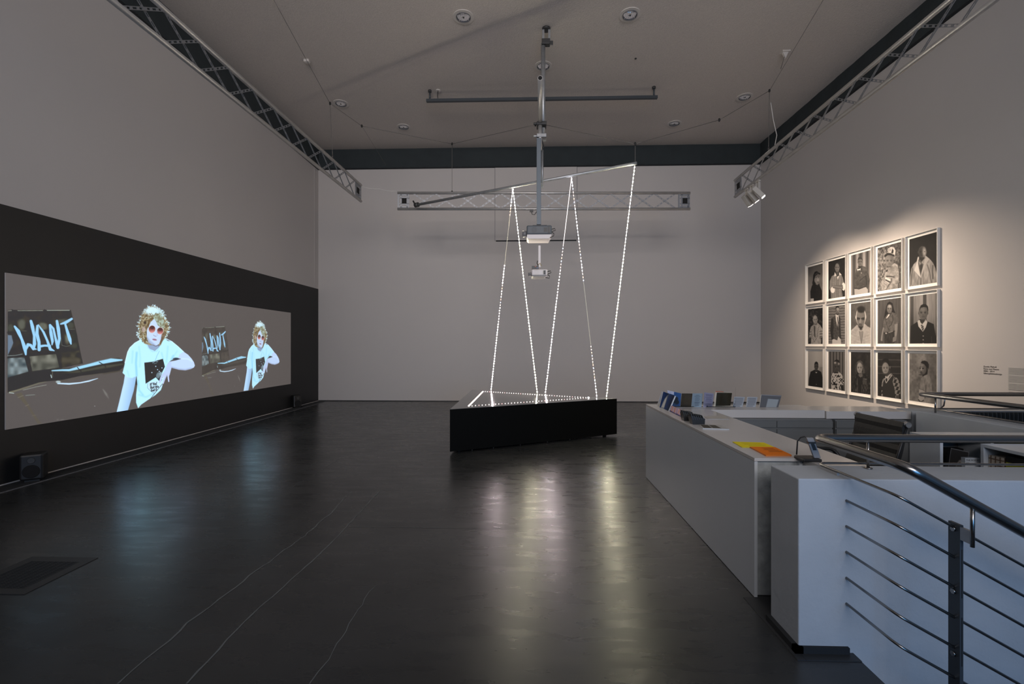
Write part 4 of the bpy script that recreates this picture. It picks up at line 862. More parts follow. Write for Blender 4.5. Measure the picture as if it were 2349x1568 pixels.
def p20(P):
    P.frame(*Z5); P.poly(ALL, lambda X, Y: np.outer(np.clip(192-np.abs(X-340)*.06-np.clip(Y-600,0,999)*.04-30*((X>430)&(Y>560)),90,205), (1,.93,.86)))
    P.ell(470,660,70,120,tn(150),soft=8,a=.6); torso(P, [(295,635),(400,645),(480,695),(520,850),(545,920),(548,1165),(130,1110),(145,880),(190,690)], tn(42))
    P.poly([(320,690),(345,710),(372,690),(360,725),(330,722)], tn(230)); P.poly([(320,640),(372,645),(345,700)], tn(62)); P.line([(300,700),(320,900),(345,1030)],6,tn(62)); P.line([(390,690),(370,900),(345,1030)],6,tn(60)); P.ell(346,1040,10,12,tn(160))
    face(P,348,550,50,115,88,40,-1)
def p21(P):
    P.frame(*Z5); P.poly(ALL, lambda X, Y: np.outer(105+26*np.sin(X*.075)-30*(np.mod(X+20,170)<12), (1,.93,.88)))
    torso(P, [(850,700),(950,680),(1050,760),(1090,890),(1120,1030),(1010,1075),(1030,1225),(760,1190),(750,900),(770,750)], lambda X, Y: np.outer(np.where(vnoise(X/24, Y/30, 4)>.60, 48, 198), (1,.93,.86)))
    P.poly([(1015,1080),(1095,1060),(1110,1240),(1040,1230)], tn(48)); P.poly([(850,640),(945,640),(940,690),(870,740),(850,700)], tn(60)); face(P,912,560,78,150,84,None,0); P.ell(865,440,26,30,tn(200),soft=3,a=.8); P.ell(965,470,22,26,tn(190),soft=3,a=.8)
    P.poly([(840,420),(860,370),(910,345),(970,375),(990,450),(940,420),(890,405)], tn(50))
def p22(P):
    P.frame(*Z5); P.poly(ALL, bgn(38,80,110,140,5))
    P.poly([(1440,480),(1490,390),(1550,368),(1610,410),(1660,580),(1690,720),(1640,800),(1440,760),(1425,600)], bgn(72,118,14,14,2))
    torso(P, [(1460,740),(1700,740),(1790,850),(1830,960),(1850,1340),(1310,1260),(1330,1000),(1380,850)], lambda X, Y: np.outer(36+90*vnoise(X/20, Y/60, 8)**2.2, (1,.93,.86)))
    P.poly([(1480,800),(1620,830),(1610,1300),(1490,1290)], tn(50)); P.poly([(1630,890),(1720,890),(1740,1050),(1620,1040)], tn(120),a=.6); P.line([(1640,880),(1730,895)],9,tn(170)); P.line([(1470,930),(1490,1100),(1480,1250)],8,tn(120)); P.line([(1600,1050),(1600,1290)],8,tn(130))
    P.poly([(1450,470),(1540,430),(1600,460),(1625,640),(1620,760),(1460,760),(1440,600)], tn(32)); P.poly([(1520,720),(1610,690),(1615,820),(1560,850),(1515,810)], tn(120)); face(P,1540,585,78,152,145,None,-1,False); P.ell(1530,490,50,40,tn(185),soft=5,a=.5)
def p23(P):
    P.frame(*Z6); P.poly(ALL, bgn(46,66,90,70,5))
    for y in (322,490,660): P.line([(190,y-5),(790,y+6)],13,tn(112),soft=2)
    P.poly([(190,760),(300,760),(290,1230),(190,1230)], bgn(28,80,30,50,9))
    torso(P, [(330,800),(400,720),(540,660),(640,750),(700,790),(750,930),(760,1180),(720,1300),(290,1240),(300,960)], lambda X, Y: np.outer(np.where((np.sin(X*.05+Y*.02)>0)^(np.sin(Y*.035)>0), 150, 62), (1,.93,.86)))
    P.poly([(360,790),(410,900),(560,700),(600,760),(590,900),(620,1060),(640,1290),(330,1240),(320,1000)], tn(66)); P.line([(370,790),(412,895),(560,695)],14,tn(212)); P.line([(358,785),(318,880),(305,960)],9,tn(200)); P.line([(612,750),(578,860),(600,960)],9,tn(200))
    P.poly([(385,730),(520,670),(440,860),(410,870)], tn(190)); P.poly([(415,770),(440,790),(440,840),(412,880),(398,820)], tn(50)); P.poly([(650,1200),(730,1210),(725,1305),(660,1295)], tn(90))
    P.poly([(390,640),(510,560),(510,670),(430,740),(400,720)], tn(82)); P.ell(505,510,14,36,tn(120)); face(P,395,530,82,142,140,None,-1,False); P.poly([(310,400),(320,320),(380,285),(450,290),(495,360),(508,480),(475,470),(455,390),(400,345),(340,360)], tn(38))
def p24(P):
    P.frame(*Z6); P.poly(ALL, bgn(98,165,110,130,7)); P.poly([(1380,160),(1700,160),(1700,1460),(1540,1420),(1500,900)], tn(100), soft=8, a=.45)
    torso(P, [(1320,720),(1400,680),(1470,720),(1530,860),(1545,1150),(1500,1410),(1190,1370),(1220,1100),(1235,960),(1270,790)], bgn(120,168,40,120,4))
    P.poly([(1225,1050),(1365,1100),(1345,1290),(1290,1350),(1210,1310)], tn(172)); P.line([(1230,1040),(1300,1060),(1362,1095)],6,tn(80)); P.line([(1390,960),(1385,1120),(1370,1260)],18,tn(88),soft=3); P.line([(1205,1310),(1260,1370),(1330,1330)],24,tn(80))
    P.poly([(1310,640),(1420,600),(1430,680),(1340,720),(1305,740)], tn(42)); P.ell(1320,535,84,155,tn(105)); P.ell(1290,500,52,110,tn(160),soft=6,a=.7); P.ell(1250,530,16,16,tn(36)); P.ell(1320,536,24,16,tn(36)); P.line([(1245,498),(1270,492)],9,tn(40)); P.line([(1295,498),(1345,500)],10,tn(40)); P.line([(1278,540),(1272,585)],14,tn(190),soft=2); P.ell(1278,645,30,14,tn(62)); P.ell(1275,606,18,7,tn(50)); P.ell(1270,690,34,12,tn(60),soft=3)
    P.poly([(1265,400),(1290,355),(1360,340),(1430,370),(1465,440),(1460,520),(1440,580),(1425,680),(1400,640),(1400,500),(1350,430)], tn(34)); P.ell(1430,550,16,34,tn(80))
ports = [[p00,p01,p02,p03,p04],[p10,p11,p12,p13,p14],[p20,p21,p22,p23,p24]]
plab = [['profile figure in dark cap and black shirt','person with folded arms in striped shirt with white cuffs','person in round sweater and bow tie before wooden slats','young person in patterned baseball cap and pale sweatshirt','person in wide pale coat and tie on near black ground'],
        ['person in light embroidered tunic with striped sleeves','slim person in open jacket and thin tie before dark slats','close up of shaven head above light checked blazer','person with long braids and rolled sleeves by wooden boards','person in dark cardigan, white collar and tie before planks'],
        ['small figure in black robe on plain light ground','person in white shirt with dark flower pattern','person in hood and dark leather jacket','person in knitted vest and checked sleeves','person seen from the side in plain pale T-shirt']]
rowname = ['top', 'middle', 'bottom']
for r in range(3):
    for c in range(5):
        ya, yb = yl[c], yr[c]; z1 = ztops[r]; z0 = z1-fh
        e = empty('framed_portrait', (XR, (ya+yb)/2, z0), 'framed portrait: '+plab[r][c], 'framed picture', 'framed portraits on the right wall')
        f_ = .008; b = MB()
        for (y0, y1, w0, w1) in ((yb, ya, z1-f_, z1), (yb, ya, z0, z0+f_), (yb, yb+f_, z0+f_, z1-f_), (ya-f_, ya, z0+f_, z1-f_)): b.box(FX, XR-.001, y0, y1, w0, w1)
        b.build('frame', 'frame', e)
        MB().box(XR-.010, XR-.004, yb+f_, ya-f_, z0+f_, z1-f_).build('mount', 'mat', e)
        W_, H_ = ya-yb, fh; ia, ib = ya-W_*.085, yb+W_*.075; iz1 = z1-H_*.062; iz0 = z0+H_*.062
        fnp = ports[r][c]
        def pf(U, V, ia=ia, ib=ib, iz0=iz0, iz1=iz1): return np.full_like(U, XR-.0108), ia+(ib-ia)*U, iz1+(iz0-iz1)*V
        def pp(x, y, z, U, V, fnp=fnp):
            px, py = proj(np.full_like(x, FX), y, z); P = Paint(px, py, tn(90)); P.soft = .8; fnp(P); cc = np.clip(P.c, 0, 255)
            g_ = cc.mean(1, keepdims=True)*.75+cc*np.array([1.0, 1.0, 1.0])*.25
            return lin(np.clip(g_*1.06-34, 6, 235))
        grid('print', pf, 90, 140, pp, 'print', e)
# wall text
def as_mesh(cu):
    t = bpy.data.objects.new('tmp', cu); COL.objects.link(t); me = bpy.data.meshes.new_from_object(t.evaluated_get(bpy.context.evaluated_depsgraph_get()))
    nm = cu.name; bpy.data.objects.remove(t); bpy.data.curves.remove(cu)
    if not me.materials: me.materials.append(M['ink'])
    return bpy.data.objects.new(nm.split('.')[0], me)
def text(body, p, size, name, parent=None, **kw):
    cu = bpy.data.curves.new(name, 'FONT'); cu.body = body; cu.size = size; cu.extrude = .0004; cu.space_line = 1.0; cu.materials.append(M['ink'])
    o = as_mesh(cu); o.location = p; o.rotation_euler = (D90, 0, -D90); COL.objects.link(o); tag(o, **kw)
    if parent: o.parent = parent; o.location = Vector(p)-parent.location
    return o
tp = atX(2256, 838, XR); tp.x = XR-.0012
e = empty('wall_caption', tuple(tp), 'small dark four line caption lettered on the wall right of the portraits', 'wall text')
for i, (s_, k) in enumerate((('Zanele Muholi', 1.0), ('Faces and Phases', 1.0), ('2006 - 2014', 1.0), ('Silbergelatineabzüge', 1.0))):
    o = text(s_, tuple(tp-up*(.030*i+.022)), .030, 'caption_line', e)
a = atX(2313, 842, XR); c = atX(2385, 900, XR)
e = empty('wall_text_panel', (XR-.001, a.y, a.z), 'pale grey panel of fine printed text at the right edge beside the caption', 'wall text')
MB().box(XR-.003, XR-.0005, c.y, a.y, c.z, a.z).build('panel', mat('text_film', (.46, .45, .43), .6), e)
b = MB(); rs = random.Random(5); z = a.z-.012; k = 0
for para in (5, 5, 5, 2):
    for i in range(para):
        L_ = rs.uniform(.22, .36); b.box(XR-.0045, XR-.003, a.y-.012-L_, a.y-.012, z-.004, z); z -= .0165
    z -= .016
b.build('text_lines', mat('pale_ink', (.22, .21, .2), .7), e)

# ================================================================ RECEPTION
CZ = .829
e = empty('reception_counter', (1.5, 4.0, 0), 'long white reception counter seen end on with concrete core and pale worktop', 'counter')
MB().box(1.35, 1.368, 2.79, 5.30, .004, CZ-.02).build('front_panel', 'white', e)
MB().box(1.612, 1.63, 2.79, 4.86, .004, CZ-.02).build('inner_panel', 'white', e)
MB().box(1.35, 1.63, 2.79, 5.30, CZ-.018, CZ).box(1.632, 1.90, 2.60, 4.86, CZ-.03, CZ-.001).build('worktop', 'worktop', e)
MB().box(1.370, 1.610, 2.815, 5.28, .004, CZ-.022).build('core', 'conc', e)
e = empty('ledge_cabinet', (2.4, 5.05, 0), 'rear counter ledge behind the desk that holds the upright leaflets and cards', 'cabinet')
MB().box(1.632, 3.07, 4.87, 5.30, .746, CZ-.001).build('top_ledge', 'worktop', e)
MB().box(1.632, 3.07, 5.0, 5.28, .004, .744).build('body', 'greylam', e)
e = empty('ledge_cabinet', (3.5, 5.05, 0), 'empty rear counter ledge nearest the portraits, a little lower', 'cabinet')
MB().box(3.075, 3.92, 4.85, 5.25, .744, CZ-.009).build('top_ledge', 'worktop', e)
MB().box(3.075, 3.92, 5.06, 5.24, .004, .742).build('body', 'greylam', e)
def lowcab(x0, x1, splits, label):
    e = empty('drawer_cabinet', ((x0+x1)/2, 4.9, 0), label, 'cabinet', 'grey drawer cabinets behind the desk')
    MB().box(x0, x1, 4.80, 4.99, .004, .742 if x0 < 3 else .738).build('body', 'greylam', e)
    xs_ = [x0]+splits+[x1]
    for i in range(len(xs_)-1):
        MB().box(xs_[i]+.003, xs_[i+1]-.003, 4.785, 4.799, .662, .728).build('drawer', 'greylam', e)
        MB().box(xs_[i]+.003, xs_[i+1]-.003, 4.785, 4.799, .03, .645).build('door', 'greylam', e)
lowcab(1.91, 3.10, [2.54], 'low grey cabinet with drawers left of the office chair, against the rear ledge')
lowcab(3.13, 3.84, [], 'low grey cabinet behind the office chair, against the rear ledge')
# printed matter: sheets standing / lying on the counter
def sheet(name, cor, Z, paint, label, cat, lean=.03, thick=.004, group=None, nu=40, nv=50, back='white', flat=False):
    """cor: bl, br, tr, tl in the photograph; bottoms rest on height Z"""
    bl, br = atZ(*cor[0], Z), atZ(*cor[1], Z)
    if flat: tr, tl = atZ(*cor[2], Z), atZ(*cor[3], Z)
    else:
        zc = lambda q: -sn*q.x+cs*q.y
        tl = pt(*cor[3], zc(bl)+lean); tr = pt(*cor[2], zc(br)+lean)
    if flat: bl, br, tr, tl = [q+up*(thick+.0006) for q in (bl, br, tr, tl)]
    n = (br-bl).cross(tl-bl).normalized()
    if flat and n.z < 0: n = -n
    if not flat and n.dot(Vector((0,0,1.5))-bl) < 0: n = -n
    e = empty(name, tuple(bl.lerp(br, .5)), label, cat, group)
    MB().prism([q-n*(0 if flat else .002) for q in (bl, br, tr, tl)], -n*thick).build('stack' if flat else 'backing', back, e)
    def fn(U, V):
        Q = [np.array(q+n*(.0005 if flat else .002)) for q in (bl, br, tr, tl)]
        P_ = (Q[3][:,None]*(1-U)+Q[2][:,None]*U)*(1-V)+(Q[0][:,None]*(1-U)+Q[1][:,None]*U)*V; return P_[0], P_[1], P_[2]
    def pc(x, y, z, U, V):
        P = Paint(U*100, V*100, (200,200,200)); P.soft = 2.5; paint(P); return lin(np.clip(P.c, 0, 255))
    grid('printed_face', fn, nu, nv, pc, 'card', e); return e
def lines(P, x0, x1, ys, w_, col, seed=1):
    r = random.Random(seed)
    for y in ys:
        a_ = r.uniform(0, 14); P.line([(x0+a_, y), (x1-r.uniform(0, 14), y)], w_, col)
FA = [(0,0),(100,0),(100,100),(0,100)]
def z3(x, y): return (1500+x/15.68, 885+y/15.68)
def k_blue(P): P.poly([(-9,-9),(109,-9),(109,109),(-9,109)], lambda X, Y: np.outer(1-.5*np.clip(X/100,0,1), (36,66,122)))
def k_fold(P): P.poly([(-9,-9),(109,-9),(109,109),(-9,109)], (196,200,214)); P.ell(50,80,40,30,(170,168,160),soft=8); P.ell(45,50,20,40,(150,165,200),soft=8)
sheet('leaflet', [z3(115,700), z3(205,765), z3(345,205), z3(290,190)], CZ, k_fold, 'pale folded leaflet leaning at the far left corner of the counter', 'leaflet', .03)
sheet('leaflet', [z3(210,765), z3(365,815), z3(550,275), z3(355,205)], CZ, lambda P: (k_blue(P), P.poly([(55,40),(90,10),(100,100),(30,100)], (190,190,186), soft=14)), 'blue leaflet with pale figure second from the counter corner', 'leaflet', .03)
sheet('leaflet', [z3(365,820), z3(515,895), z3(750,345), z3(560,280)], CZ, lambda P: (k_blue(P), [P.line([(x_, 0), (x_-8, 100)], 2.5, (20,40,80)) for x_ in (20,35,50,65,80)]), 'stack of dark blue leaflets leaning nearest in front of the poster', 'leaflet', .03, .012)
def k_poster(P):
    P.poly(FA, (48,88,146)); P.poly([(0,-2),(48,-2),(46,22),(0,18)], (196,202,226)); P.ell(60,45,20,14,(48,54,66)); P.ell(50,70,38,22,(40,46,58)); P.ell(40,88,26,8,(60,84,120)); P.line([(56,14),(90,22)], 3, (44,70,120)); P.line([(56,24),(86,30)], 2, (44,70,120))
sheet('poster_card', [z3(560,715), z3(945,730), z3(990,265), z3(480,150)], CZ-.001, k_poster, 'blue poster card with dark shapes standing at the corner of the ledge', 'poster', .05)
def k_dark(P): P.poly([(-9,-9),(109,-9),(109,109),(-9,109)], (60,56,48)); P.poly([(20,15),(92,18),(90,88),(16,86)], (72,67,58), a=.6)
sheet('flyer', [z3(950,735), z3(1340,745), z3(1385,270), z3(1000,265)], CZ-.001, k_dark, 'plain near black flyer standing between the blue poster and a pale blue flyer', 'flyer', .04)
def k_lb(P): P.poly([(-9,-9),(109,-9),(109,109),(-9,109)], (140,160,176)); lines(P, 22, 80, (14,22,32,42,52,64,70,78,88), 3, (84,98,112), 2)
sheet('flyer', [z3(1345,750), z3(1710,760), z3(1755,268), z3(1392,262)], CZ-.001, k_lb, 'pale blue flyer with centred lines of text, right of the black flyer', 'flyer', .04)
def k_vio(P): P.poly([(-9,-9),(109,-9),(109,109),(-9,109)], (150,152,178)); lines(P, 12, 88, (12,20,32,42,48,58), 3, (84,84,110), 4); P.ell(50,84,40,12,(110,110,130),soft=14); P.ell(42,94,8,4,(60,60,70))
sheet('flyer', [z3(1775,760), z3(2095,745), z3(2150,275), z3(1815,225)], CZ-.001, k_vio, 'lilac white flyer with print standing left of the framed dark card', 'flyer', .04)
def z1(x, y): return (1480+x/6.525, 870+y/6.525)
sheet('flyer', [z1(1035,400), z1(1150,400), z1(1175,178), z1(1052,170)], CZ-.001, lambda P: P.poly(FA, (190,120,96)), 'orange red flyer peeping out behind the framed dark card', 'flyer', .07)
def k_fd(P): P.poly([(-9,-9),(109,-9),(109,109),(-9,109)], (214,206,190)); P.poly([(4,4),(101,4),(101,94),(6,96)], (46,44,36)); P.poly([(10,12),(92,14),(90,86),(12,86)], (58,54,44), a=.5)
sheet('framed_card', [z1(1035,408), z1(1272,405), z1(1300,192), z1(1062,188)], CZ-.001, k_fd, 'dark card in a thin cream frame standing mid ledge', 'framed card', .04, .008)
def k_tx(P): P.poly([(-9,-9),(109,-9),(109,109),(-9,109)], (164,170,178)); lines(P, 4, 96, [10+6.5*i for i in range(12)], 3.2, (96,100,106), 9); P.line([(5,92),(70,92)], 4, (70,74,80))
sheet('text_card', [z1(1312,410), z1(1455,410), z1(1490,262), z1(1335,258)], CZ-.001, k_tx, 'small card dense with text, left one of the pair on the ledge', 'card', .03)
sheet('text_card', [z1(1510,410), z1(1650,410), z1(1680,264), z1(1530,260)], CZ-.001, k_tx, 'small card dense with text, right one of the pair on the ledge', 'card', .03)
def k_gr(P): P.poly([(-9,-9),(109,-9),(109,109),(-9,109)], (96,98,102)); P.poly([(36,32),(92,36),(90,106),(34,106)], (150,158,162)); P.line([(0,2),(100,5)], 4, (150,152,160))
sheet('catalogue', [z1(1712,414), z1(1990,415), z1(2040,238), z1(1740,226)], CZ-.001, k_gr, 'wide grey catalogue with a pale square standing rightmost on the ledge', 'catalogue', .05, .012)
# acrylic holder
a = atZ(1534, 931, CZ); c = atZ(1683, 932, CZ); h = .215
MB().box(a.x, c.x, a.y-.06, a.y-.057, CZ+.0005, CZ+h).box(a.x, c.x, a.y-.057, a.y-.02, CZ+.0005, CZ+.004).build('acrylic_holder', 'glass', label='clear acrylic holder sheet in front of the flyers on the ledge', cat='holder')
# lower stacks
def k_pk(P): P.poly([(-9,-9),(109,-9),(109,109),(-9,109)], lambda X, Y: np.array((196,160,164))+np.outer(np.sin(X*.16), (-6,8,34))); P.poly([(-9,80),(109,92),(109,109),(-9,109)], (60,62,110), soft=16)
sheet('postcard', [z3(565,905), z3(795,1020), z3(860,800), z3(625,695)], CZ, k_pk, 'left pink and lilac postcard stack lying on the counter edge', 'postcards', .03, .02)
sheet('postcard', [z3(800,1025), z3(965,1100), z3(1140,900), z3(865,800)], CZ, k_pk, 'right pink and lilac postcard stack before the dark card box', 'postcards', .03, .02)
def cardbox(cx_, cy_, label, w_):
    p = atZ(cx_, cy_, CZ); e = empty('card_box', (p.x, p.y, CZ), label, 'card box', 'black card boxes on the counter'); x, y = p.x, p.y
    MB().prism([(x-w_, y-.03, CZ+.001), (x+w_, y-.03, CZ+.001), (x+w_*1.05, y-.03, CZ+.05), (x-w_*1.3, y-.03, CZ+.075)], (0, .08, 0)).build('box', 'blk', e)
    for i in range(6):
        xx = x-w_*.95+i*w_*.36; MB().prism([(xx, y-.032, CZ+.04), (xx+.004, y-.032, CZ+.04), (xx-.014, y-.032, CZ+.092-.003*i), (xx-.018, y-.032, CZ+.092-.003*i)], (0, .07, 0)).build('card', 'postgrey', e)
cardbox(1579, 964, 'open black box of standing cards, the farther of two on the counter', .045)
cardbox(1600, 972, 'open black box of standing cards, the nearer of two on the counter', .05)
def k_bk(P): P.poly([(-9,-9),(109,-9),(109,109),(-9,109)], (176,174,170)); P.poly([(3,8),(38,8),(38,88),(6,90)], (84,80,72)); P.poly([(42,8),(72,8),(74,88),(42,88)], (90,86,78)); lines(P, 78, 100, (10,22,34), 3, (130,130,126))
sheet('picture_book', [(1612,983.5), (1673,985.5), (1653,976), (1604,975)], CZ, k_bk, 'thin open picture booklet lying flat on the counter before the card boxes', 'booklet', flat=True, thick=.006)
sheet('paper_sheet', [(1624,961), (1672,961.5), (1662,953), (1615,955)], CZ-.001, lambda P: P.poly([(-9,-9),(109,-9),(109,109),(-9,109)], (176,172,166)), 'loose off-white sheet lying by the inner edge of the counter', 'paper', flat=True, thick=.002)
def k_y(P): P.poly([(-9,-9),(109,-9),(109,109),(-9,109)], (232,212,40)); lines(P, 20, 90, [16+9*i for i in range(8)], 3, (190,170,30), 3)
sheet('leaflet_stack', [(1702,1026.5), (1779,1027.5), (1752,1016), (1680,1014)], CZ, k_y, 'stack of bright yellow sheets on the counter', 'leaflets', flat=True, thick=.004, back=mat('yellow_paper', (.55, .46, .02), .6))
def k_o(P): P.poly([(-9,-9),(109,-9),(109,109),(-9,109)], (232,124,30)); lines(P, 30, 92, [16+8*i for i in range(7)], 2.6, (120,60,20), 5)
sheet('leaflet_stack', [(1757,1046.5), (1816,1046), (1778,1028), (1720,1027)], CZ, k_o, 'stack of bright orange sheets at the near end of the counter', 'leaflets', flat=True, thick=.008, back=mat('orange_paper', (.6, .17, .02), .6))
# telephone at the near end
zt_ = CZ-.001
p = atZ(1868, 1060, zt_); e = empty('desk_telephone', (p.x, p.y, zt_), 'silver and black handset standing on a black base beside the parapet', 'telephone')
MB().box(p.x-.06, p.x+.045, p.y-.0, p.y+.10, zt_+.0005, zt_+.018).build('base', 'blk', e, bevel=.005)
q0 = Vector((p.x+.034, p.y+.03, zt_+.018)); q1 = q0+Vector((-.032, .02, .115)); dd = (q1-q0).normalized()
hs = MB().bar(q0, q1, Vector((.020, 0, 0)), Vector((0, .008, 0))).build('handset', mat('silver_plastic', (.24, .25, .27), .35), e, bevel=.005)
mid = q0.lerp(q1, .68)
MB().bar(mid-dd*.035, mid+dd*.012, Vector((.010, 0, 0)), Vector((0, .010, 0))).bar(mid+dd*.004, mid+dd*.014, Vector((.020, 0, 0)), Vector((0, .0102, 0))).build('clip', 'blk', hs)
MB().tube([q1+Vector((-.0, .01, -.010)), q1+Vector((-.015, .02, .001)), q1+Vector((-.032, .03, -.006)), q1+Vector((-.045, .04, -.03)), q1+Vector((-.05, .04, -.11))], .004, 8).build('cord', 'bcable', e)
# office chair
def chair():
    e = empty('office_chair', (2.32, 3.565, 0), 'black ribbed leather office chair with chrome ends behind the counter', 'chair')
    # backrest: curved sling seen from the front
    n = 14; w_ = .235; vs = []; zb, ztop = .50, .955
    for j in range(n+1):
        t = j/n; z = zb+(ztop-zb)*t; x = 2.53+.12*t+.03*math.sin(t*3.1); rib = .008*abs(math.sin(t*math.pi*6))
        vs += [Vector((x-rib-.012, 3.565-w_, z)), Vector((x-rib-.012, 3.565+w_, z)), Vector((x+.012, 3.565-w_, z)), Vector((x+.012, 3.565+w_, z))]
    fs = []
    for j in range(n):
        a = 4*j; b_ = a+4; fs += [(a, a+1, b_+1, b_), (a+2, b_+2, b_+3, a+3), (a, b_, b_+2, a+2), (a+1, a+3, b_+3, b_+1)]
    fs += [(0,2,3,1), (4*n, 4*n+1, 4*n+3, 4*n+2)]
    MB().add(vs, fs).build('backrest', 'leather', e)
    xt = 2.53+.12+.005
    for s_ in (-1, 1):
        k = MB().cyl((xt+.004, 3.565+s_*(w_-.005), ztop-.012), (xt+.004, 3.565+s_*(w_+.022), ztop-.012), .02, 16); k.build('end_cap', 'chrome', e)
        MB().tube([(2.56, 3.565+s_*w_, .54), (2.60, 3.565+s_*w_, .72), (xt+.01, 3.565+s_*w_, ztop-.02)], .009, 8).build('side_rail', 'blk', e)
        MB().tube(fillet([(2.14, 3.565+s_*.26, .46), (2.14, 3.565+s_*.28, .66), (2.50, 3.565+s_*.28, .66), (2.54, 3.565+s_*.24, .55)], .06), .014, 8).build('armrest', 'blk', e)
    MB().box(2.08, 2.52, 3.345, 3.785, .44, .49).build('seat', 'leather', e, bevel=.02)
    MB().cyl((2.3, 3.565, .10), (2.3, 3.565, .44), .025, 14).build('gas_column', 'chrome', e)
    for i in range(5):
        a = i*2*math.pi/5; q = Vector((2.3+.27*math.cos(a), 3.565+.27*math.sin(a), .075))
        MB().tube([(2.3, 3.565, .11), tuple(q)], .016, 8).build('base_arm', 'chrome', e)
        MB().cyl(q+Vector((-.02*math.sin(a), .02*math.cos(a), -.045)), q-Vector((-.02*math.sin(a), .02*math.cos(a), .045)), .03, 14).build('castor', 'blk', e)
chair()
# desk and odds beyond the handrail
e = empty('desk_drawer_unit', (2.05, 3.0, 0), 'dark low desk unit with clutter under the handrail post', 'desk')
MB().box(1.98, 2.24, 2.62, 3.0, .004, .66).build('body', 'blk', e, bevel=.01)
p = Vector((2.1, 2.85, .661)); e = empty('letter_tray', tuple(p), 'black letter tray with papers seen just below the handrail', 'tray')
MB().box(2.0, 2.22, 2.74, 2.96, .661, .672).box(2.0, 2.008, 2.74, 2.96, .672, .74).box(2.212, 2.22, 2.74, 2.96, .672, .74).box(2.0, 2.22, 2.952, 2.96, .672, .76).build('tray', 'blk', e)
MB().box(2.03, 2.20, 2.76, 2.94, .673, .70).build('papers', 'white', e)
# shelves
e = empty('book_shelf', (3.2, 3.42, 0), 'white open shelf unit behind the parapet holding the photo books', 'shelf')
sx0, sx1, sy0, sy1, sz = 2.82, 3.84, 3.25, 3.50, .84
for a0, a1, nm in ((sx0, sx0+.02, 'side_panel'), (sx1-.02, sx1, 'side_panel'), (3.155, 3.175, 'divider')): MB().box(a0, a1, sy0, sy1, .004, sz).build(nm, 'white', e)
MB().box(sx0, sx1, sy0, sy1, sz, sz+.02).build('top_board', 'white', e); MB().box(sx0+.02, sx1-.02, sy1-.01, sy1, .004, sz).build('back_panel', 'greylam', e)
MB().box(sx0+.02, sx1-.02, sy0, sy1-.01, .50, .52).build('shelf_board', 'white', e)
e = empty('side_shelf', (3.33, 2.88, 0), 'white shelf unit set at right angles nearest the parapet, open at its side', 'shelf')
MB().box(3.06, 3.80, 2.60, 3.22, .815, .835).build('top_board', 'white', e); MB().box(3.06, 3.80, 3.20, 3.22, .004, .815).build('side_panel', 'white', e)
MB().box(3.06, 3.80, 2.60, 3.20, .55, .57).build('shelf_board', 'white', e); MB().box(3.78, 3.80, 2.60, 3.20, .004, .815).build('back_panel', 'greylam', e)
def k_ph(P): P.poly(FA, (40,38,36)); P.ell(62,66,26,40,(120,114,108)); P.ell(58,60,18,28,(52,50,48)); P.ell(60,66,14,20,(150,144,136)); P.ell(55,62,3,2.5,(40,38,36)); P.ell(66,62,3,2.5,(40,38,36)); P.ell(60,74,6,2.5,(60,50,46)); P.poly([(40,46),(80,36),(84,50),(46,56)], (58,54,52))
sheet('photo_book', [(2168,1117), (2212,1117), (2222,1036), (2181,1027)], .52, k_ph, 'dark photo book with a face on its cover leaning in the shelf', 'book', .02, .02, back='blk')
def book(x0, x1, y0, y1, z0, z1, m, label, ink=None):
    e = empty('book', ((x0+x1)/2, (y0+y1)/2, z0), label, 'book'); MB().box(x0, x1, y0, y1, z0, z1).build('cover', m, e)
    return e
a = atY(2214, 1050, 3.27); c = atY(2251, 1060, 3.27)
e = book(a.x, c.x-.01, 3.27, 3.30, .521, a.z, 'white', 'white book with dark capital lettering beside the photo book')
for i, s_ in enumerate(('THE ROCKS', 'OF')):
    cu = bpy.data.curves.new('cover_lettering', 'FONT'); cu.body = s_; cu.size = .0165; cu.extrude = .0003; cu.materials.append(M['ink']); o = as_mesh(cu)
    o.rotation_euler = (D90, 0, 0); o.parent = e; o.location = Vector((a.x+.005, 3.2688, a.z-.020-.022*i))-e.location; COL.objects.link(o)
c = atY(2248, 1031, 3.4)
book(3.03, 3.14, 3.43, 3.48, .521, c.z, 'blk', 'dark thick volume standing behind the white book')
# patterned box and yellow book in the side shelf
zq = .571
a = atX(2258, 1050, 3.10); 
e = empty('patterned_box', (3.15, 3.10, zq), 'small cream box with brown grid pattern in the side shelf', 'box')
MB().box(3.09, 3.24, 3.105, 3.195, zq, .766).build('box', mat('cream_card', (.5, .44, .36), .6), e)
b = MB()
for i in range(5): b.box(3.0885, 3.09, 3.105, 3.195, zq+.02+.038*i, zq+.026+.038*i).box(3.09, 3.24, 3.1036, 3.105, zq+.02+.038*i, zq+.026+.038*i)
for i in range(3): b.box(3.0884, 3.09, 3.118+.03*i, 3.124+.03*i, zq, .766)
for i in range(4): b.box(3.10+.036*i, 3.106+.036*i, 3.1035, 3.105, zq, .766)
b.build('grid_pattern', mat('brown_print', (.12, .07, .04), .7), e)
e = empty('yellow_book', (3.16, 2.9, zq), 'black book with a yellow lower cover standing on edge in the side shelf', 'book')
MB().box(3.10, 3.14, 2.72, 3.095, zq, .744).build('lower_cover', mat('yellow_cover', (.34, .36, .02), .5), e); MB().box(3.10, 3.14, 2.72, 3.095, .7445, .785).build('upper_cover', 'blk', e)

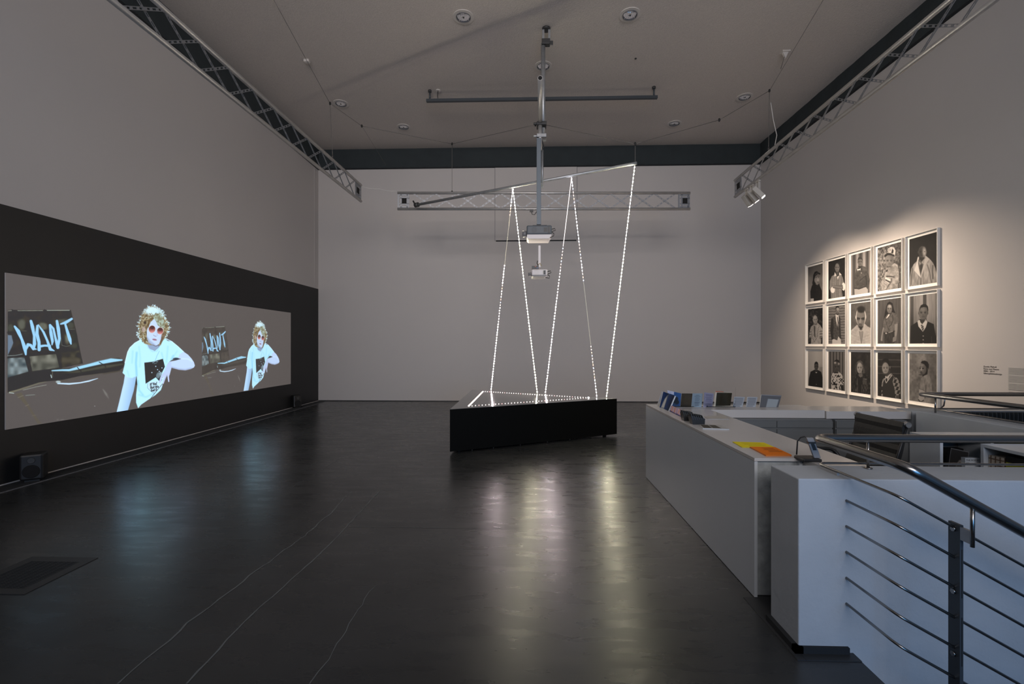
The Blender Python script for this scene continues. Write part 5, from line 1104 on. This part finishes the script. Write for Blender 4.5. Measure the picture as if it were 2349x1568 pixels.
# ================================================================ RAILINGS
RX, RY, RZ = 1.528, 2.50, 1.008
dn = Vector((math.cos(math.radians(29.3)), 0, -math.sin(math.radians(29.3))))
e = empty('stair_railing', (1.78, 1.98, 0), 'stainless handrail looping over the near parapet and sloping down the stairs', 'railing')
p0 = Vector((RX, 1.91, RZ)); end = p0+dn*3.0
MB().tube(fillet([(5.9, RY, RZ), (RX, RY, RZ), p0, end], .06, 8), .0215, 18).build('handrail', 'steel', e)
for x in (1.80, 3.3, 4.8):
    q = MB().cyl((x, RY, PZ), (x, RY, RZ-.015), .007, 10); q.cyl((x, RY, PZ), (x, RY, PZ+.006), .02, 14); q.build('short_post', 'steel', e)
PYv = 1.985; XR0 = 1.553
MB().tube(fillet([(5.9, 2.53, .868), (XR0, 2.53, .868), (XR0, PYv, .868), tuple(Vector((XR0, PYv, .868))+dn*3.2)], .05, 6), .0062, 10).build('rod', 'steel', e)
MB().box(XR0-.006, XR0+.006, 2.36, 2.50, PZ, .862).build('rod_clip', 'alu', e)
for z in (.744, .619, .494, .368, .243):
    s0 = Vector((XR0, PYv, z)); MB().tube(fillet([(XR0, 2.302, z), s0, s0+dn*3.0], .05, 6), .0062, 10).build('rod', 'steel', e)
for z in (.118, -.007):
    s0 = Vector((XR0+.15, PYv, z-.087)); MB().tube([s0, s0+dn*2.8], .0062, 10).build('rod', 'steel', e)
for k, xx in enumerate((1.785, 2.985)):
    dz = -.693*k
    pb = MB().box(xx-.007, xx+.008, 1.958, 2.012, -1.9 if k == 0 else -2.6, .76+dz); po = pb.build('post', 'postgrey', e, bevel=.002)
    sl = MB()
    for j in range(5): sl.box(xx-.002, xx+.004, 1.9575, 1.961, .10+dz-.28*j+.36, .30+dz-.28*j+.36)
    sl.build('slot', 'gap', po)
    MB().box(xx-.006, xx+.007, 1.91, 1.96, .70+dz, .752+dz).build('bracket', 'galv', po)
    MB().cyl((xx, 1.912, .69+dz), (xx, 1.912, .86+dz), .0075, 12).build('stub', 'steel', po)
    for j in range(4): MB().cyl((xx-.007, 1.985, .735+dz-.26*j), (xx-.014, 1.985, .735+dz-.26*j), .011, 6).build('bolt', 'steel', po)
# far railing
e = empty('stair_railing', (3.95, 4.7, PZ), 'dark handrail corner on the far parapet in front of the lowest right portrait', 'railing')
MB().tube(fillet([(6.0, 4.78, RZ), (3.93, 4.78, RZ), (3.93, 2.58, RZ)], .08, 8), .0215, 14).build('handrail', 'steel', e)
MB().tube(fillet([(6.0, 4.74, .868), (4.03, 4.74, .868), (4.03, 2.58, .868)], .06, 6), .007, 8).build('rod', 'steel', e)
for x, y in ((3.93, 4.58), (3.93, 3.4), (4.2, 4.78), (5.4, 4.78)):
    zb = PZ if x < 4.1 else PZ-.02
    yy = min(y, 4.70) if x < 4.1 else 4.86
    if x > 4.1: MB().tube([(x, 4.87, zb), (x, 4.80, zb+.06), (x, 4.78, RZ-.015)], .007, 8).build('short_post', 'steel', e)
    else: MB().cyl((x, y, PZ), (x, y, RZ-.015), .008, 10).build('short_post', 'steel', e)
# finned radiator in the stairwell
e = empty('finned_radiator', (5.0, 4.80, .2), 'dark radiator of upright fins beyond the far handrail', 'radiator')
for i in range(46): MB().box(4.14+.041*i, 4.146+.041*i, 4.755, 4.835, .2, .825).build('fin', 'postgrey', e)
MB().box(4.12, 6.04, 4.835, 4.848, .0, .83).build('back_plate', 'blk', e)
MB().box(4.12, 6.04, 4.80, 4.835, .826, .838).build('top_rail', 'galv', e)
